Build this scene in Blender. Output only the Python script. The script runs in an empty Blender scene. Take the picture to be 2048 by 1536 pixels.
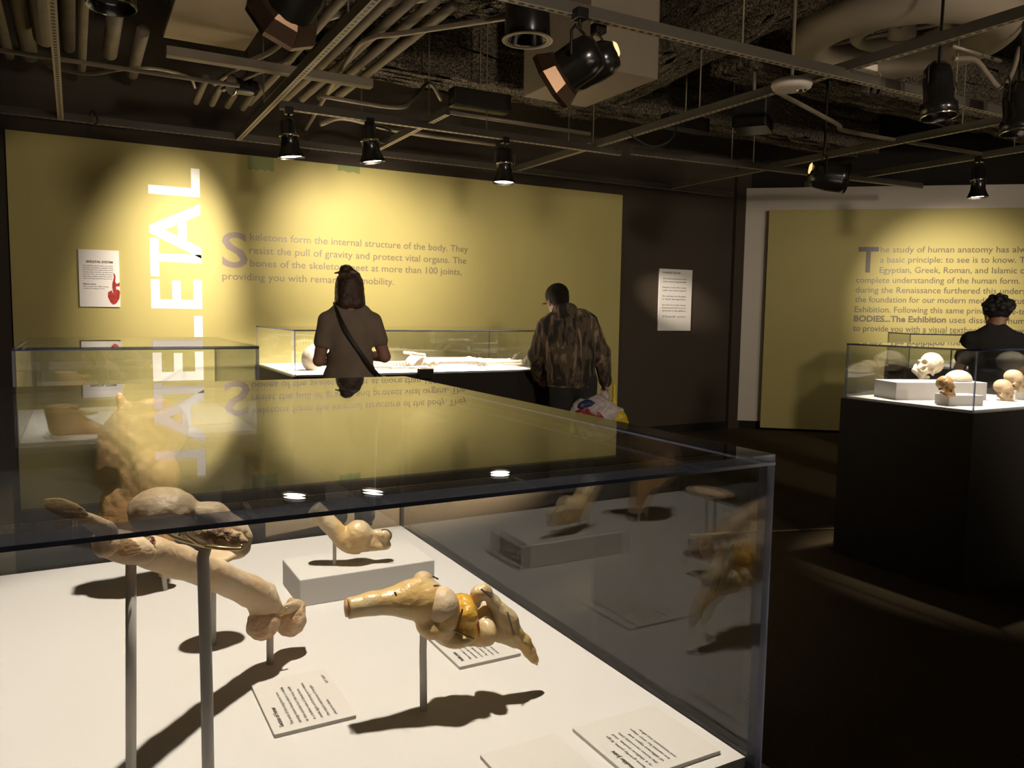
import bpy, bmesh, math, random
import numpy as np
from mathutils import Vector, Matrix, Euler, Quaternion
random.seed(7)
SC = bpy.context.scene
COL = SC.collection
PI = math.pi

# ------------------------------------------------------------------ camera, world, exposure
F_PX, H = 1571.37, 1.40
CF = np.array([0.48385341, 0.87054754, -0.08962622])
CR = np.array([0.87461431, -0.48459482, 0.01475333])
CU = np.array([0.03058893, 0.08552682, 0.9958662])
CAM = np.array([0.0, 0.0, H])
cd = bpy.data.cameras.new('camera'); cam = bpy.data.objects.new('camera', cd); COL.objects.link(cam)
cd.sensor_width = 36.0; cd.lens = F_PX / 2048 * 36.0; cd.clip_start = 0.02; cd.clip_end = 60
cam.matrix_world = Matrix(((CR[0], CU[0], -CF[0], 0), (CR[1], CU[1], -CF[1], 0), (CR[2], CU[2], -CF[2], H), (0, 0, 0, 1)))
SC.camera = cam
SC.view_settings.view_transform = 'Standard'
SC.view_settings.look = 'None'
SC.view_settings.gamma = 1.0
SC.view_settings.use_curve_mapping = False
SC.view_settings.exposure = 0.0
w = bpy.data.worlds.new('world'); SC.world = w; w.use_nodes = True
w.node_tree.nodes['Background'].inputs[0].default_value = (1.0, 0.82, 0.6, 1)
w.node_tree.nodes['Background'].inputs[1].default_value = 0.12
SC.cycles.max_bounces = 24; SC.cycles.transparent_max_bounces = 48
SC.cycles.glossy_bounces = 8; SC.cycles.diffuse_bounces = 5
SC.cycles.caustics_reflective = False; SC.cycles.caustics_refractive = False
SC.cycles.sample_clamp_indirect = 4.0
SC.cycles.use_denoising = True
WARM = (1.0, 0.87, 0.72)

def ray(px, py): return CF + CR * (px - 1024) / F_PX - CU * (py - 768) / F_PX
def at_z(px, py, z): d = ray(px, py); return Vector(CAM + d * (z - H) / d[2])
def at_y(px, py, y): d = ray(px, py); return Vector(CAM + d * y / d[1])
class Sheet:
    """upright drawing plane through a foot point, square to the line of sight; points are measured on it"""
    def __init__(s, px, py, z):
        s.b = at_z(px, py, z); s.dist = math.hypot(s.b.x, s.b.y)
        s.n = np.array([s.b.x, s.b.y]) / s.dist; s.m = s.dist / F_PX
    def __call__(s, px, py, w=0.0):
        q = ray(px, py); t = (s.dist + w) / (q[:2] @ s.n); return Vector(CAM + q * t)

# ------------------------------------------------------------------ materials
def nodes(name):
    m = bpy.data.materials.new(name); m.use_nodes = True
    return m, m.node_tree.nodes, m.node_tree.links, m.node_tree.nodes['Principled BSDF']
def mat(name, col, rough=0.6, metal=0.0, col2=None, scale=8.0, bump=0.0, bscale=60.0, sss=0.0, spec=0.5, detail=4.0, lo=0.35, hi=0.65, coat=0.0):
    m, N, L, b = nodes(name)
    b.inputs['Base Color'].default_value = (*col, 1); b.inputs['Roughness'].default_value = rough
    b.inputs['Metallic'].default_value = metal; b.inputs['Specular IOR Level'].default_value = spec
    b.inputs['Coat Weight'].default_value = coat
    tc = N.new('ShaderNodeTexCoord')
    if col2 is not None:
        t = N.new('ShaderNodeTexNoise'); t.inputs['Scale'].default_value = scale; t.inputs['Detail'].default_value = detail
        L.new(tc.outputs['Object'], t.inputs['Vector'])
        r = N.new('ShaderNodeValToRGB'); r.color_ramp.elements[0].position = lo; r.color_ramp.elements[1].position = hi
        r.color_ramp.elements[0].color = (*col, 1); r.color_ramp.elements[1].color = (*col2, 1)
        L.new(t.outputs['Fac'], r.inputs['Fac']); L.new(r.outputs['Color'], b.inputs['Base Color'])
    if bump > 0:
        t = N.new('ShaderNodeTexNoise'); t.inputs['Scale'].default_value = bscale; t.inputs['Detail'].default_value = 5
        L.new(tc.outputs['Object'], t.inputs['Vector'])
        bp = N.new('ShaderNodeBump'); bp.inputs['Strength'].default_value = bump; bp.inputs['Distance'].default_value = 0.01
        L.new(t.outputs['Fac'], bp.inputs['Height']); L.new(bp.outputs['Normal'], b.inputs['Normal'])
    if sss > 0:
        b.inputs['Subsurface Weight'].default_value = sss; b.inputs['Subsurface Radius'].default_value = (0.012, 0.006, 0.003)
        b.inputs['Subsurface Scale'].default_value = 0.6
    return m
def acrylic():
    m, N, L, b = nodes('clear_acrylic'); N.remove(b)
    out = N['Material Output']; g = N.new('ShaderNodeBsdfGlossy'); g.inputs['Roughness'].default_value = 0.0
    g.inputs['Color'].default_value = (0.97, 0.98, 1, 1)
    t = N.new('ShaderNodeBsdfTransparent'); t.inputs['Color'].default_value = (0.975, 0.985, 0.985, 1)
    geo = N.new('ShaderNodeNewGeometry'); mx = N.new('ShaderNodeMix'); mx.data_type = 'FLOAT'
    mx.inputs['A'].default_value = 1.65; mx.inputs['B'].default_value = 1 / 1.65
    L.new(geo.outputs['Backfacing'], mx.inputs['Factor'])
    f = N.new('ShaderNodeFresnel'); L.new(mx.outputs['Result'], f.inputs['IOR'])
    inv = N.new('ShaderNodeMath'); inv.operation = 'MULTIPLY_ADD'; L.new(f.outputs['Fac'], inv.inputs[0]); inv.inputs[1].default_value = -0.2; inv.inputs[2].default_value = 1.2
    bo = N.new('ShaderNodeMath'); bo.operation = 'MULTIPLY'; L.new(f.outputs['Fac'], bo.inputs[0]); L.new(inv.outputs[0], bo.inputs[1])   # reflectance lifted above plain acrylic, for brighter reflections
    ms = N.new('ShaderNodeMixShader'); L.new(bo.outputs[0], ms.inputs['Fac'])
    L.new(t.outputs['BSDF'], ms.inputs[1]); L.new(g.outputs['BSDF'], ms.inputs[2]); L.new(ms.outputs['Shader'], out.inputs['Surface'])
    return m
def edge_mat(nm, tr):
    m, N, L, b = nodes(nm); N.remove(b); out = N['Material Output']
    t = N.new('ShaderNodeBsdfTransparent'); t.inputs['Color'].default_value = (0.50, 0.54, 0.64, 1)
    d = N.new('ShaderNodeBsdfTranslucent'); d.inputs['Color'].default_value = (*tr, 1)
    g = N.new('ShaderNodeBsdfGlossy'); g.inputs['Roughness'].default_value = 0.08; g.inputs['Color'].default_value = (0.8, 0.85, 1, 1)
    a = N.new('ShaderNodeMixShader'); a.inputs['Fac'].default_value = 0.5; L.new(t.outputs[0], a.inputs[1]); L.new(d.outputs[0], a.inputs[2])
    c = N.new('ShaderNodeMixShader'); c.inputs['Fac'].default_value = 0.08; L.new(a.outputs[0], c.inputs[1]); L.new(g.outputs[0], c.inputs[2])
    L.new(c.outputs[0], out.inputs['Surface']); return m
def emis(name, col, s):
    m, N, L, b = nodes(name)
    b.inputs['Base Color'].default_value = (0.8, 0.8, 0.8, 1)
    b.inputs['Emission Color'].default_value = (*col, 1); b.inputs['Emission Strength'].default_value = s
    return m
def strut_mat():
    m, N, L, b = nodes('slotted_channel_steel')
    b.inputs['Roughness'].default_value = 0.55; b.inputs['Metallic'].default_value = 0.0
    tc = N.new('ShaderNodeTexCoord'); sx = N.new('ShaderNodeSeparateXYZ'); L.new(tc.outputs['Object'], sx.inputs[0])
    def mth(op, a, bb=None):
        n = N.new('ShaderNodeMath'); n.operation = op
        for i, v in enumerate((a, bb)):
            if v is None: continue
            if isinstance(v, (int, float)): n.inputs[i].default_value = v
            else: L.new(v, n.inputs[i])
        return n.outputs[0]
    fx = mth('FRACT', mth('MULTIPLY', sx.outputs['X'], 19.0))
    slot = mth('MULTIPLY', mth('LESS_THAN', fx, 0.6), mth('LESS_THAN', mth('ABSOLUTE', sx.outputs['Y']), 0.009))
    slot = mth('MULTIPLY', slot, mth('LESS_THAN', sx.outputs['Z'], -0.0195))
    side = mth('GREATER_THAN', sx.outputs['Z'], -0.0195); slot = mth('MAXIMUM', slot, mth('MULTIPLY', side, 0.86))  # channel sides darkened to paint in shade beside the lit undersides
    mx = N.new('ShaderNodeMix'); mx.data_type = 'RGBA'
    mx.inputs['A'].default_value = (0.46, 0.38, 0.265, 1); mx.inputs['B'].default_value = (0.012, 0.01, 0.008, 1)
    L.new(slot, mx.inputs['Factor']); L.new(mx.outputs['Result'], b.inputs['Base Color'])
    return m
def camo():
    m, N, L, b = nodes('camouflage_cloth'); b.inputs['Roughness'].default_value = 0.85
    tc = N.new('ShaderNodeTexCoord'); mp = N.new('ShaderNodeMapping'); mp.inputs['Scale'].default_value = (20, 20, 5)
    L.new(tc.outputs['Object'], mp.inputs['Vector'])
    n1 = N.new('ShaderNodeTexNoise'); n1.inputs['Scale'].default_value = 1.0; n1.inputs['Detail'].default_value = 6; n1.inputs['Distortion'].default_value = 0.8
    L.new(mp.outputs['Vector'], n1.inputs['Vector'])
    r = N.new('ShaderNodeValToRGB'); cr = r.color_ramp; cr.interpolation = 'LINEAR'
    cr.elements[0].position = 0.38; cr.elements[0].color = (0.014, 0.011, 0.008, 1)
    cr.elements[1].position = 0.66; cr.elements[1].color = (0.30, 0.19, 0.115, 1)
    for p, c in ((0.46, (0.03, 0.024, 0.016)), (0.5, (0.11, 0.072, 0.043)), (0.56, (0.07, 0.054, 0.025)), (0.6, (0.19, 0.125, 0.075))):
        e = cr.elements.new(p); e.color = (*c, 1)
    L.new(n1.outputs['Fac'], r.inputs['Fac']); L.new(r.outputs['Color'], b.inputs['Base Color'])
    return m
M = dict(
    carpet=mat('dark_carpet', (0.05, 0.036, 0.02), 0.95, col2=(0.08, 0.057, 0.031), scale=140, bump=0.6, bscale=400, spec=0.1),
    black=mat('black_paint', (0.014, 0.0115, 0.009), 0.85, col2=(0.018, 0.015, 0.012), scale=3, spec=0.2),
    darkwall=mat('dark_brown_wall_paint', (0.055, 0.042, 0.029), 0.8, col2=(0.06, 0.046, 0.032), scale=2, spec=0.2),
    ceil=mat('black_sprayed_ceiling', (0.03, 0.024, 0.017), 0.95, col2=(0.055, 0.044, 0.03), scale=9, bump=0.8, bscale=30, spec=0.1),
    green=mat('olive_green_paint', (0.43, 0.368, 0.132), 0.62, col2=(0.445, 0.38, 0.137), scale=2, spec=0.25),
    patch=mat('dull_green_touch_up_paint', (0.22, 0.25, 0.085), 0.7),
    offwhite=mat('off_white_wall_paint', (0.62, 0.55, 0.46), 0.75, col2=(0.64, 0.57, 0.48), scale=2, spec=0.2),
    white=mat('white_laminate', (0.80, 0.77, 0.74), 0.5, col2=(0.82, 0.79, 0.76), scale=4, spec=0.3),
    card=mat('white_card', (0.78, 0.74, 0.69), 0.6),
    ink=mat('dark_ink', (0.05, 0.045, 0.04), 0.7),
    titlewhite=mat('white_vinyl_lettering', (0.85, 0.8, 0.74), 0.5),
    grey_ink=mat('grey_brown_vinyl_lettering', (0.17, 0.135, 0.085), 0.5, spec=0.6),
    dark_ink=mat('dark_brown_vinyl_lettering', (0.105, 0.085, 0.05), 0.5, spec=0.6), dark_cap=mat('dark_grey_vinyl_lettering', (0.085, 0.07, 0.055), 0.55),
    grey_cap=mat('mauve_grey_vinyl_lettering', (0.21, 0.155, 0.125), 0.55),
    red=mat('red_print', (0.42, 0.02, 0.012), 0.6, col2=(0.2, 0.008, 0.006), scale=40),
    plinth=mat('dark_brown_laminate', (0.022, 0.0175, 0.0125), 0.7, col2=(0.026, 0.021, 0.015), scale=60, spec=0.25),
    acr=acrylic(),
    edge=edge_mat('polished_acrylic_edge_lit', (0.42, 0.46, 0.64)), edgedim=edge_mat('polished_acrylic_edge_dim', (0.05, 0.055, 0.07)), joint=mat('navy_edge_refraction', (0.02, 0.03, 0.07), 0.15),  # upright edges tinted as lit, top edges as dim; navy paints refraction
    bone=mat('pale_dry_bone', (0.82, 0.64, 0.43), 0.5, col2=(0.66, 0.44, 0.24), scale=18, bump=0.25, bscale=90, sss=0.12, lo=0.4, hi=0.75),
    bonewhite=mat('white_bone', (0.86, 0.76, 0.60), 0.5, col2=(0.72, 0.57, 0.38), scale=25, bump=0.3, bscale=80, lo=0.45, hi=0.8),
    yellow=mat('yellow_preserved_joint', (0.80, 0.64, 0.40), 0.3, col2=(0.78, 0.52, 0.20), scale=14, bump=0.35, bscale=60, sss=0.2, coat=0.35, lo=0.4, hi=0.62),
    ligament=mat('bright_yellow_ligament', (0.86, 0.60, 0.12), 0.28, col2=(0.78, 0.42, 0.05), scale=25, bump=0.4, bscale=90, sss=0.2, coat=0.4),
    tanj=mat('tan_preserved_joint', (0.74, 0.48, 0.24), 0.35, col2=(0.56, 0.31, 0.11), scale=11, bump=0.5, bscale=60, sss=0.2, coat=0.3),
    marrow=mat('spongy_bone', (0.74, 0.52, 0.34), 0.8, col2=(0.16, 0.05, 0.025), scale=260, bump=1.0, bscale=260, detail=1.0, lo=0.47, hi=0.55),
    darkbone=mat('brown_bone_surface', (0.60, 0.41, 0.23), 0.6, col2=(0.30, 0.17, 0.075), scale=40, bump=0.9, bscale=90),
    steel=mat('painted_steel_post', (0.56, 0.53, 0.49), 0.45),
    wire=mat('dark_wire', (0.12, 0.1, 0.08), 0.4, metal=0.7),
    brass=mat('brass_bracket', (0.5, 0.36, 0.18), 0.35, metal=0.8),
    strut=strut_mat(),
    pipe=mat('tan_painted_pipe', (0.21, 0.168, 0.107), 0.6, col2=(0.16, 0.125, 0.08), scale=5),
    conduit=mat('galvanised_conduit', (0.27, 0.22, 0.155), 0.45, metal=0.3),
    insul=mat('sprayed_fireproofing', (0.21, 0.17, 0.12), 0.95, col2=(0.03, 0.025, 0.018), scale=75, bump=1.0, bscale=90, spec=0.1, lo=0.4, hi=0.6),
    duct=mat('painted_duct_metal', (0.28, 0.225, 0.155), 0.6),
    board=mat('tan_board', (0.40, 0.315, 0.21), 0.7, col2=(0.37, 0.29, 0.195), scale=4),
    blackmetal=mat('glossy_black_metal', (0.012, 0.0105, 0.009), 0.22, spec=0.6),
    chrome=mat('polished_reflector', (0.75, 0.66, 0.52), 0.15, metal=1.0),
    plastic=mat('white_plastic', (0.72, 0.62, 0.52), 0.4),
    cable=mat('black_cable', (0.012, 0.011, 0.01), 0.6),
    lens=emis('lit_lamp_lens', (1.0, 0.88, 0.70), 22.0),
    lensdim=mat('unlit_lamp_lens', (0.6, 0.58, 0.55), 0.15),
    glint_disc=emis('glowing_gold_glint', (1.0, 0.5, 0.18), 1.6), copper=mat('black_metal_warm_glint', (0.12, 0.07, 0.04), 0.35, metal=0.8),  # emissive gold glint; copper tint puts warm rim light into the metal
    cutbone=mat('brown_cut_bone', (0.60, 0.40, 0.22), 0.5, col2=(0.5, 0.3, 0.14), scale=60, bump=0.15, bscale=200),
    condyle=mat('tan_rough_bone', (0.68, 0.49, 0.31), 0.6, col2=(0.46, 0.28, 0.15), scale=45, bump=0.7, bscale=110),
    skin=mat('skin', (0.36, 0.19, 0.12), 0.55, sss=0.08),
    hairdark=mat('dark_brown_short_hair', (0.016, 0.010, 0.006), 0.8, spec=0.15, bump=0.4, bscale=200),
    hair=mat('brown_hair', (0.045, 0.022, 0.011), 0.45, col2=(0.075, 0.036, 0.016), scale=30, bump=0.5, bscale=120),
    hairblack=mat('black_hair', (0.012, 0.009, 0.007), 0.6, bump=0.9, bscale=70),
    shirt=mat('grey_brown_jersey', (0.25, 0.185, 0.13), 0.9, col2=(0.215, 0.158, 0.11), scale=10, bump=0.25, bscale=18),
    blackshirt=mat('black_jersey', (0.018, 0.015, 0.013), 0.9, bump=0.2, bscale=20),
    trousers=mat('dark_trousers', (0.02, 0.018, 0.017), 0.9),
    camo=camo(),
    strap=mat('dark_strap', (0.028, 0.02, 0.016), 0.6),
    bagwhite=mat('thin_white_plastic', (0.5, 0.42, 0.4), 0.5, bump=0.8, bscale=30),
    bagred=mat('red_printed_plastic', (0.25, 0.02, 0.02), 0.5),
    bagblue=mat('blue_printed_plastic', (0.02, 0.035, 0.09), 0.5),
    bagyellow=mat('yellow_plastic', (0.62, 0.42, 0.02), 0.5, bump=0.5, bscale=30),
)

# ------------------------------------------------------------------ mesh helpers
def link(name, me, m=None, parent=None, smooth=False):
    o = bpy.data.objects.new(name, me); COL.objects.link(o)
    if m is not None: me.materials.append(m)
    if smooth: me.polygons.foreach_set('use_smooth', [True] * len(me.polygons))
    if parent is not None: o.parent = parent; o.matrix_parent_inverse = parent.matrix_world.inverted()
    return o
def tag(o, label, cat, group=None):
    o['label'] = label; o['category'] = cat
    if group: o['group'] = group
    return o
def thing(name, label, cat, loc=(0, 0, 0), group=None):
    o = bpy.data.objects.new(name, None); COL.objects.link(o); o.location = loc
    o.matrix_world = Matrix.Translation(loc)
    return tag(o, label, cat, group)
class MB:
    def __init__(s): s.v = []; s.f = []; s.mi = []
    def add(s, vs, fs, mi=0):
        n = len(s.v); s.v += [tuple(v) for v in vs]; s.f += [tuple(i + n for i in f) for f in fs]; s.mi += [mi] * len(fs); return s
    def box(s, lo, hi, R=None, c=None, mi=0):
        vs = [Vector((x, y, z)) for z in (lo[2], hi[2]) for y in (lo[1], hi[1]) for x in (lo[0], hi[0])]
        if R is not None: vs = [R @ v for v in vs]
        if c is not None: vs = [v + Vector(c) for v in vs]
        return s.add(vs, [(0, 2, 3, 1), (4, 5, 7, 6), (0, 1, 5, 4), (2, 6, 7, 3), (0, 4, 6, 2), (1, 3, 7, 5)], mi)
    def tube(s, pts, r, seg=10, cap=True):
        pts = [Vector(p) for p in pts]; n = len(pts)
        rs = r if isinstance(r, (list, tuple)) else [r] * n
        T = []
        for i in range(n):
            a = pts[max(i - 1, 0)]; b = pts[min(i + 1, n - 1)]; T.append((b - a).normalized())
        ref = Vector((0, 0, 1)) if abs(T[0].z) < 0.9 else Vector((1, 0, 0))
        u = T[0].cross(ref).normalized(); vs = []
        for i in range(n):
            u = (u - T[i] * u.dot(T[i])).normalized(); v = T[i].cross(u)
            for k in range(seg):
                a = 2 * PI * k / seg; vs.append(pts[i] + (u * math.cos(a) + v * math.sin(a)) * rs[i])
        fs = [(i * seg + k, i * seg + (k + 1) % seg, (i + 1) * seg + (k + 1) % seg, (i + 1) * seg + k) for i in range(n - 1) for k in range(seg)]
        if cap: fs += [tuple(reversed(range(seg))), tuple(range((n - 1) * seg, n * seg))]
        return s.add(vs, fs)
    def lathe(s, prof, mtx, seg=28):
        vs = []; n = len(prof)
        for r, z in prof:
            for k in range(seg):
                a = 2 * PI * k / seg; vs.append(mtx @ Vector((r * math.cos(a), r * math.sin(a), z)))
        fs = [(i * seg + k, i * seg + (k + 1) % seg, (i + 1) * seg + (k + 1) % seg, (i + 1) * seg + k) for i in range(n - 1) for k in range(seg)]
        return s.add(vs, fs)
    def mesh(s, name):
        me = bpy.data.meshes.new(name); me.from_pydata(s.v, [], s.f); me.update()
        if any(s.mi): me.polygons.foreach_set('material_index', s.mi)
        return me
    def build(s, name, m, parent=None, smooth=False, bevel=0.0):
        me = s.mesh(name)
        bm = bmesh.new(); bm.from_mesh(me); bmesh.ops.recalc_face_normals(bm, faces=bm.faces); 
        if bevel > 0: bmesh.ops.bevel(bm, geom=list(bm.edges), offset=bevel, segments=2, affect='EDGES', profile=0.5)
        bm.to_mesh(me); bm.free()
        return link(name, me, m, parent, smooth)
def curve_pts(pts, n=8):
    """Catmull-Rom through pts"""
    P = [Vector(p) for p in pts]; P = [P[0] * 2 - P[1]] + P + [P[-1] * 2 - P[-2]]; out = []
    for i in range(1, len(P) - 2):
        for k in range(n):
            t = k / n; a, b, c, d = P[i - 1], P[i], P[i + 1], P[i + 2]
            out.append(0.5 * ((2 * b) + (c - a) * t + (2 * a - 5 * b + 4 * c - d) * t * t + (3 * b - a - 3 * c + d) * t ** 3))
    out.append(P[-2]); return out

# ---- signed-distance sculpting: tapered capsules / ellipsoids blended smoothly, meshed by surface nets
def sdf_mesh(name, prims, h=0.004, k=0.008, noise=0.0, nscale=40.0):
    lo = np.full(3, 1e9); hi = np.full(3, -1e9); P = []
    for p in prims:
        kind = p[0].lstrip('-')
        if kind == 'cap':
            a, b, ra, rb = np.array(p[1], float), np.array(p[2], float), p[3], p[4]
            r = max(ra, rb); l, u = np.minimum(a, b) - r, np.maximum(a, b) + r
        elif kind in ('ell', 'box'):
            c = np.array(p[1], float); rad = np.array(p[2], float); R = p[3] if len(p) > 3 and p[3] is not None else np.eye(3)
            R = np.array(R, float); e = np.abs(R) @ rad if kind == 'box' else np.sqrt((R ** 2) @ (rad ** 2)); l, u = c - e, c + e
        P.append((p, l, u))
        if p[0][0] != '-': lo = np.minimum(lo, l); hi = np.maximum(hi, u)
    mgn = k + 3 * h + noise; lo -= mgn; hi += mgn
    n = np.ceil((hi - lo) / h).astype(int) + 1
    G = [lo[i] + h * np.arange(n[i]) for i in range(3)]
    Fd = np.full(tuple(n), 0.2, np.float32)
    for p, l, u in P:
        kk = k
        if isinstance(p[-1], dict): kk = p[-1].get('k', k)
        s0 = np.clip(((l - lo) / h - (kk + 4 * h) / h).astype(int), 0, n); s1 = np.clip(((u - lo) / h + (kk + 4 * h) / h).astype(int) + 2, 0, n)
        if np.any(s1 <= s0): continue
        X, Y, Z = np.meshgrid(*[G[i][s0[i]:s1[i]] for i in range(3)], indexing='ij')
        kind = p[0].lstrip('-')
        if kind == 'cap':
            a, b = np.array(p[1], float), np.array(p[2], float); d = b - a; L2 = max(d @ d, 1e-12)
            t = np.clip(((X - a[0]) * d[0] + (Y - a[1]) * d[1] + (Z - a[2]) * d[2]) / L2, 0, 1)
            D = np.sqrt((X - a[0] - t * d[0]) ** 2 + (Y - a[1] - t * d[1]) ** 2 + (Z - a[2] - t * d[2]) ** 2) - (p[3] + (p[4] - p[3]) * t)
        else:
            c = np.array(p[1], float); rad = np.array(p[2], float); R = np.array(p[3], float) if len(p) > 3 and p[3] is not None and not isinstance(p[3], dict) else np.eye(3)
            q = np.stack([X - c[0], Y - c[1], Z - c[2]], -1) @ R
            if kind == 'ell':
                k0 = np.sqrt(((q / rad) ** 2).sum(-1)); k1 = np.sqrt(((q / rad ** 2) ** 2).sum(-1)) + 1e-9; D = k0 * (k0 - 1) / k1
                D = np.where(k0 < 1e-3, -rad.min(), D)
            else:
                qa = np.abs(q) - rad; D = np.sqrt((np.maximum(qa, 0) ** 2).sum(-1)) + np.minimum(qa.max(-1), 0)
        sl = tuple(slice(s0[i], s1[i]) for i in range(3)); A = Fd[sl]
        if p[0][0] == '-':
            D = -D; hh = np.clip(0.5 - 0.5 * (A - D) / kk, 0, 1); Fd[sl] = A * (1 - hh) + D * hh + kk * hh * (1 - hh)
        else:
            hh = np.clip(0.5 + 0.5 * (A - D) / kk, 0, 1); Fd[sl] = A * (1 - hh) + D * hh - kk * hh * (1 - hh)
    if noise > 0:
        X, Y, Z = np.meshgrid(*G, indexing='ij'); s = nscale
        Fd += noise * (np.sin(X * s + 1.3 * np.sin(Z * s * .7)) * np.sin(Y * s * 1.1 + 2 + np.sin(X * s * .6)) * np.sin(Z * s * .9 + 1) + .5 * np.sin(X * s * 2.3 + 1) * np.sin(Y * s * 2.1) * np.sin(Z * s * 2.2 + 2)).astype(np.float32)
    S = Fd < 0
    nc = n - 1; cnt = np.zeros(tuple(nc), np.float32); acc = np.zeros(tuple(nc) + (3,), np.float32)
    c8 = [(i, j, kq) for i in (0, 1) for j in (0, 1) for kq in (0, 1)]
    def sub(A, o): return A[o[0]:o[0] + nc[0], o[1]:o[1] + nc[1], o[2]:o[2] + nc[2]]
    for o in c8:
        for ax in range(3):
            if o[ax] == 1: continue
            o2 = list(o); o2[ax] = 1
            a = sub(Fd, o); b = sub(Fd, o2); x = (a < 0) != (b < 0); t = np.where(x, a / np.where(x, a - b, 1), 0)
            cnt += x
            for d in range(3):
                acc[..., d] += np.where(x, (o[d] + t) if d == ax else o[d], 0)
    mk = cnt > 0; idx = np.full(tuple(nc), -1, int); idx[mk] = np.arange(mk.sum())
    cell = np.argwhere(mk); verts = lo + h * (cell + acc[mk] / cnt[mk][:, None])
    faces = []
    for ax in range(3):
        a1, a2 = (ax + 1) % 3, (ax + 2) % 3
        s_lo = [slice(None)] * 3; s_hi = [slice(None)] * 3; s_lo[ax] = slice(0, -1); s_hi[ax] = slice(1, None)
        x = S[tuple(s_lo)] != S[tuple(s_hi)]; E = np.argwhere(x)
        E = E[(E[:, a1] > 0) & (E[:, a2] > 0) & (E[:, a1] < nc[a1]) & (E[:, a2] < nc[a2])]
        ins = S[tuple(E.T)]
        def ci(d1, d2):
            q = E.copy(); q[:, a1] += d1; q[:, a2] += d2; return idx[tuple(q.T)]
        Q = np.stack([ci(-1, -1), ci(0, -1), ci(0, 0), ci(-1, 0)], 1); Q[~ins] = Q[~ins][:, ::-1]; faces.append(Q)
    Q = np.concatenate(faces)
    me = bpy.data.meshes.new(name); me.from_pydata(verts.tolist(), [], Q.tolist()); me.update(); me.validate()
    return me
def sculpt(name, prims, m, parent=None, **kw): return link(name, sdf_mesh(name, prims, **kw), m, parent, True)
def rot(*e): return np.array(Euler(e).to_matrix())
def chain(pts, rs): return [('cap', pts[i], pts[i + 1], rs[i], rs[i + 1]) for i in range(len(pts) - 1)]

# ---- lettering (real raised vinyl / print, set on a real surface)
_cap = {}
def text_geo(s, bold=0.0):
    cu = bpy.data.curves.new('t', 'FONT'); cu.body = s; cu.size = 1.0; cu.offset = bold; cu.resolution_u = 3; cu.fill_mode = 'FRONT'
    o = bpy.data.objects.new('t', cu); COL.objects.link(o)
    dg = bpy.context.evaluated_depsgraph_get(); me = bpy.data.meshes.new_from_object(o.evaluated_get(dg))
    V = np.array([v.co[:2] for v in me.vertices]) if len(me.vertices) else np.zeros((0, 2)); Fs = [tuple(p.vertices) for p in me.polygons]
    bpy.data.objects.remove(o); bpy.data.curves.remove(cu); bpy.data.meshes.remove(me)
    return V, Fs
def cap_h(): 
    if 'h' not in _cap: V, _ = text_geo('H'); _cap['h'] = V[:, 1].max()
    return _cap['h']
def text_lines(name, lines, *a):
    for l in lines: lettering(name, [l], *a)
def lettering(name, lines, origin, xd, yd, m, parent, lift=0.0015):
    """lines: (string, x, baseline y, cap height, width or None, bold)"""
    xd = Vector(xd).normalized(); yd = Vector(yd).normalized(); nd = xd.cross(yd); origin = Vector(origin)
    b = MB()
    for s, x, y, ch, wd, bold in lines:
        V, Fs = text_geo(s, bold)
        if not len(V): continue
        sc = ch / cap_h(); sx = sc
        V = V.copy(); V[:, 0] -= V[:, 0].min()
        if wd: sx = wd / V[:, 0].max()
        b.add([origin + xd * (x + v[0] * sx) + yd * (y + v[1] * sc) + nd * lift for v in V], Fs)
    return link(name, b.mesh(name), m, parent)

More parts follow.
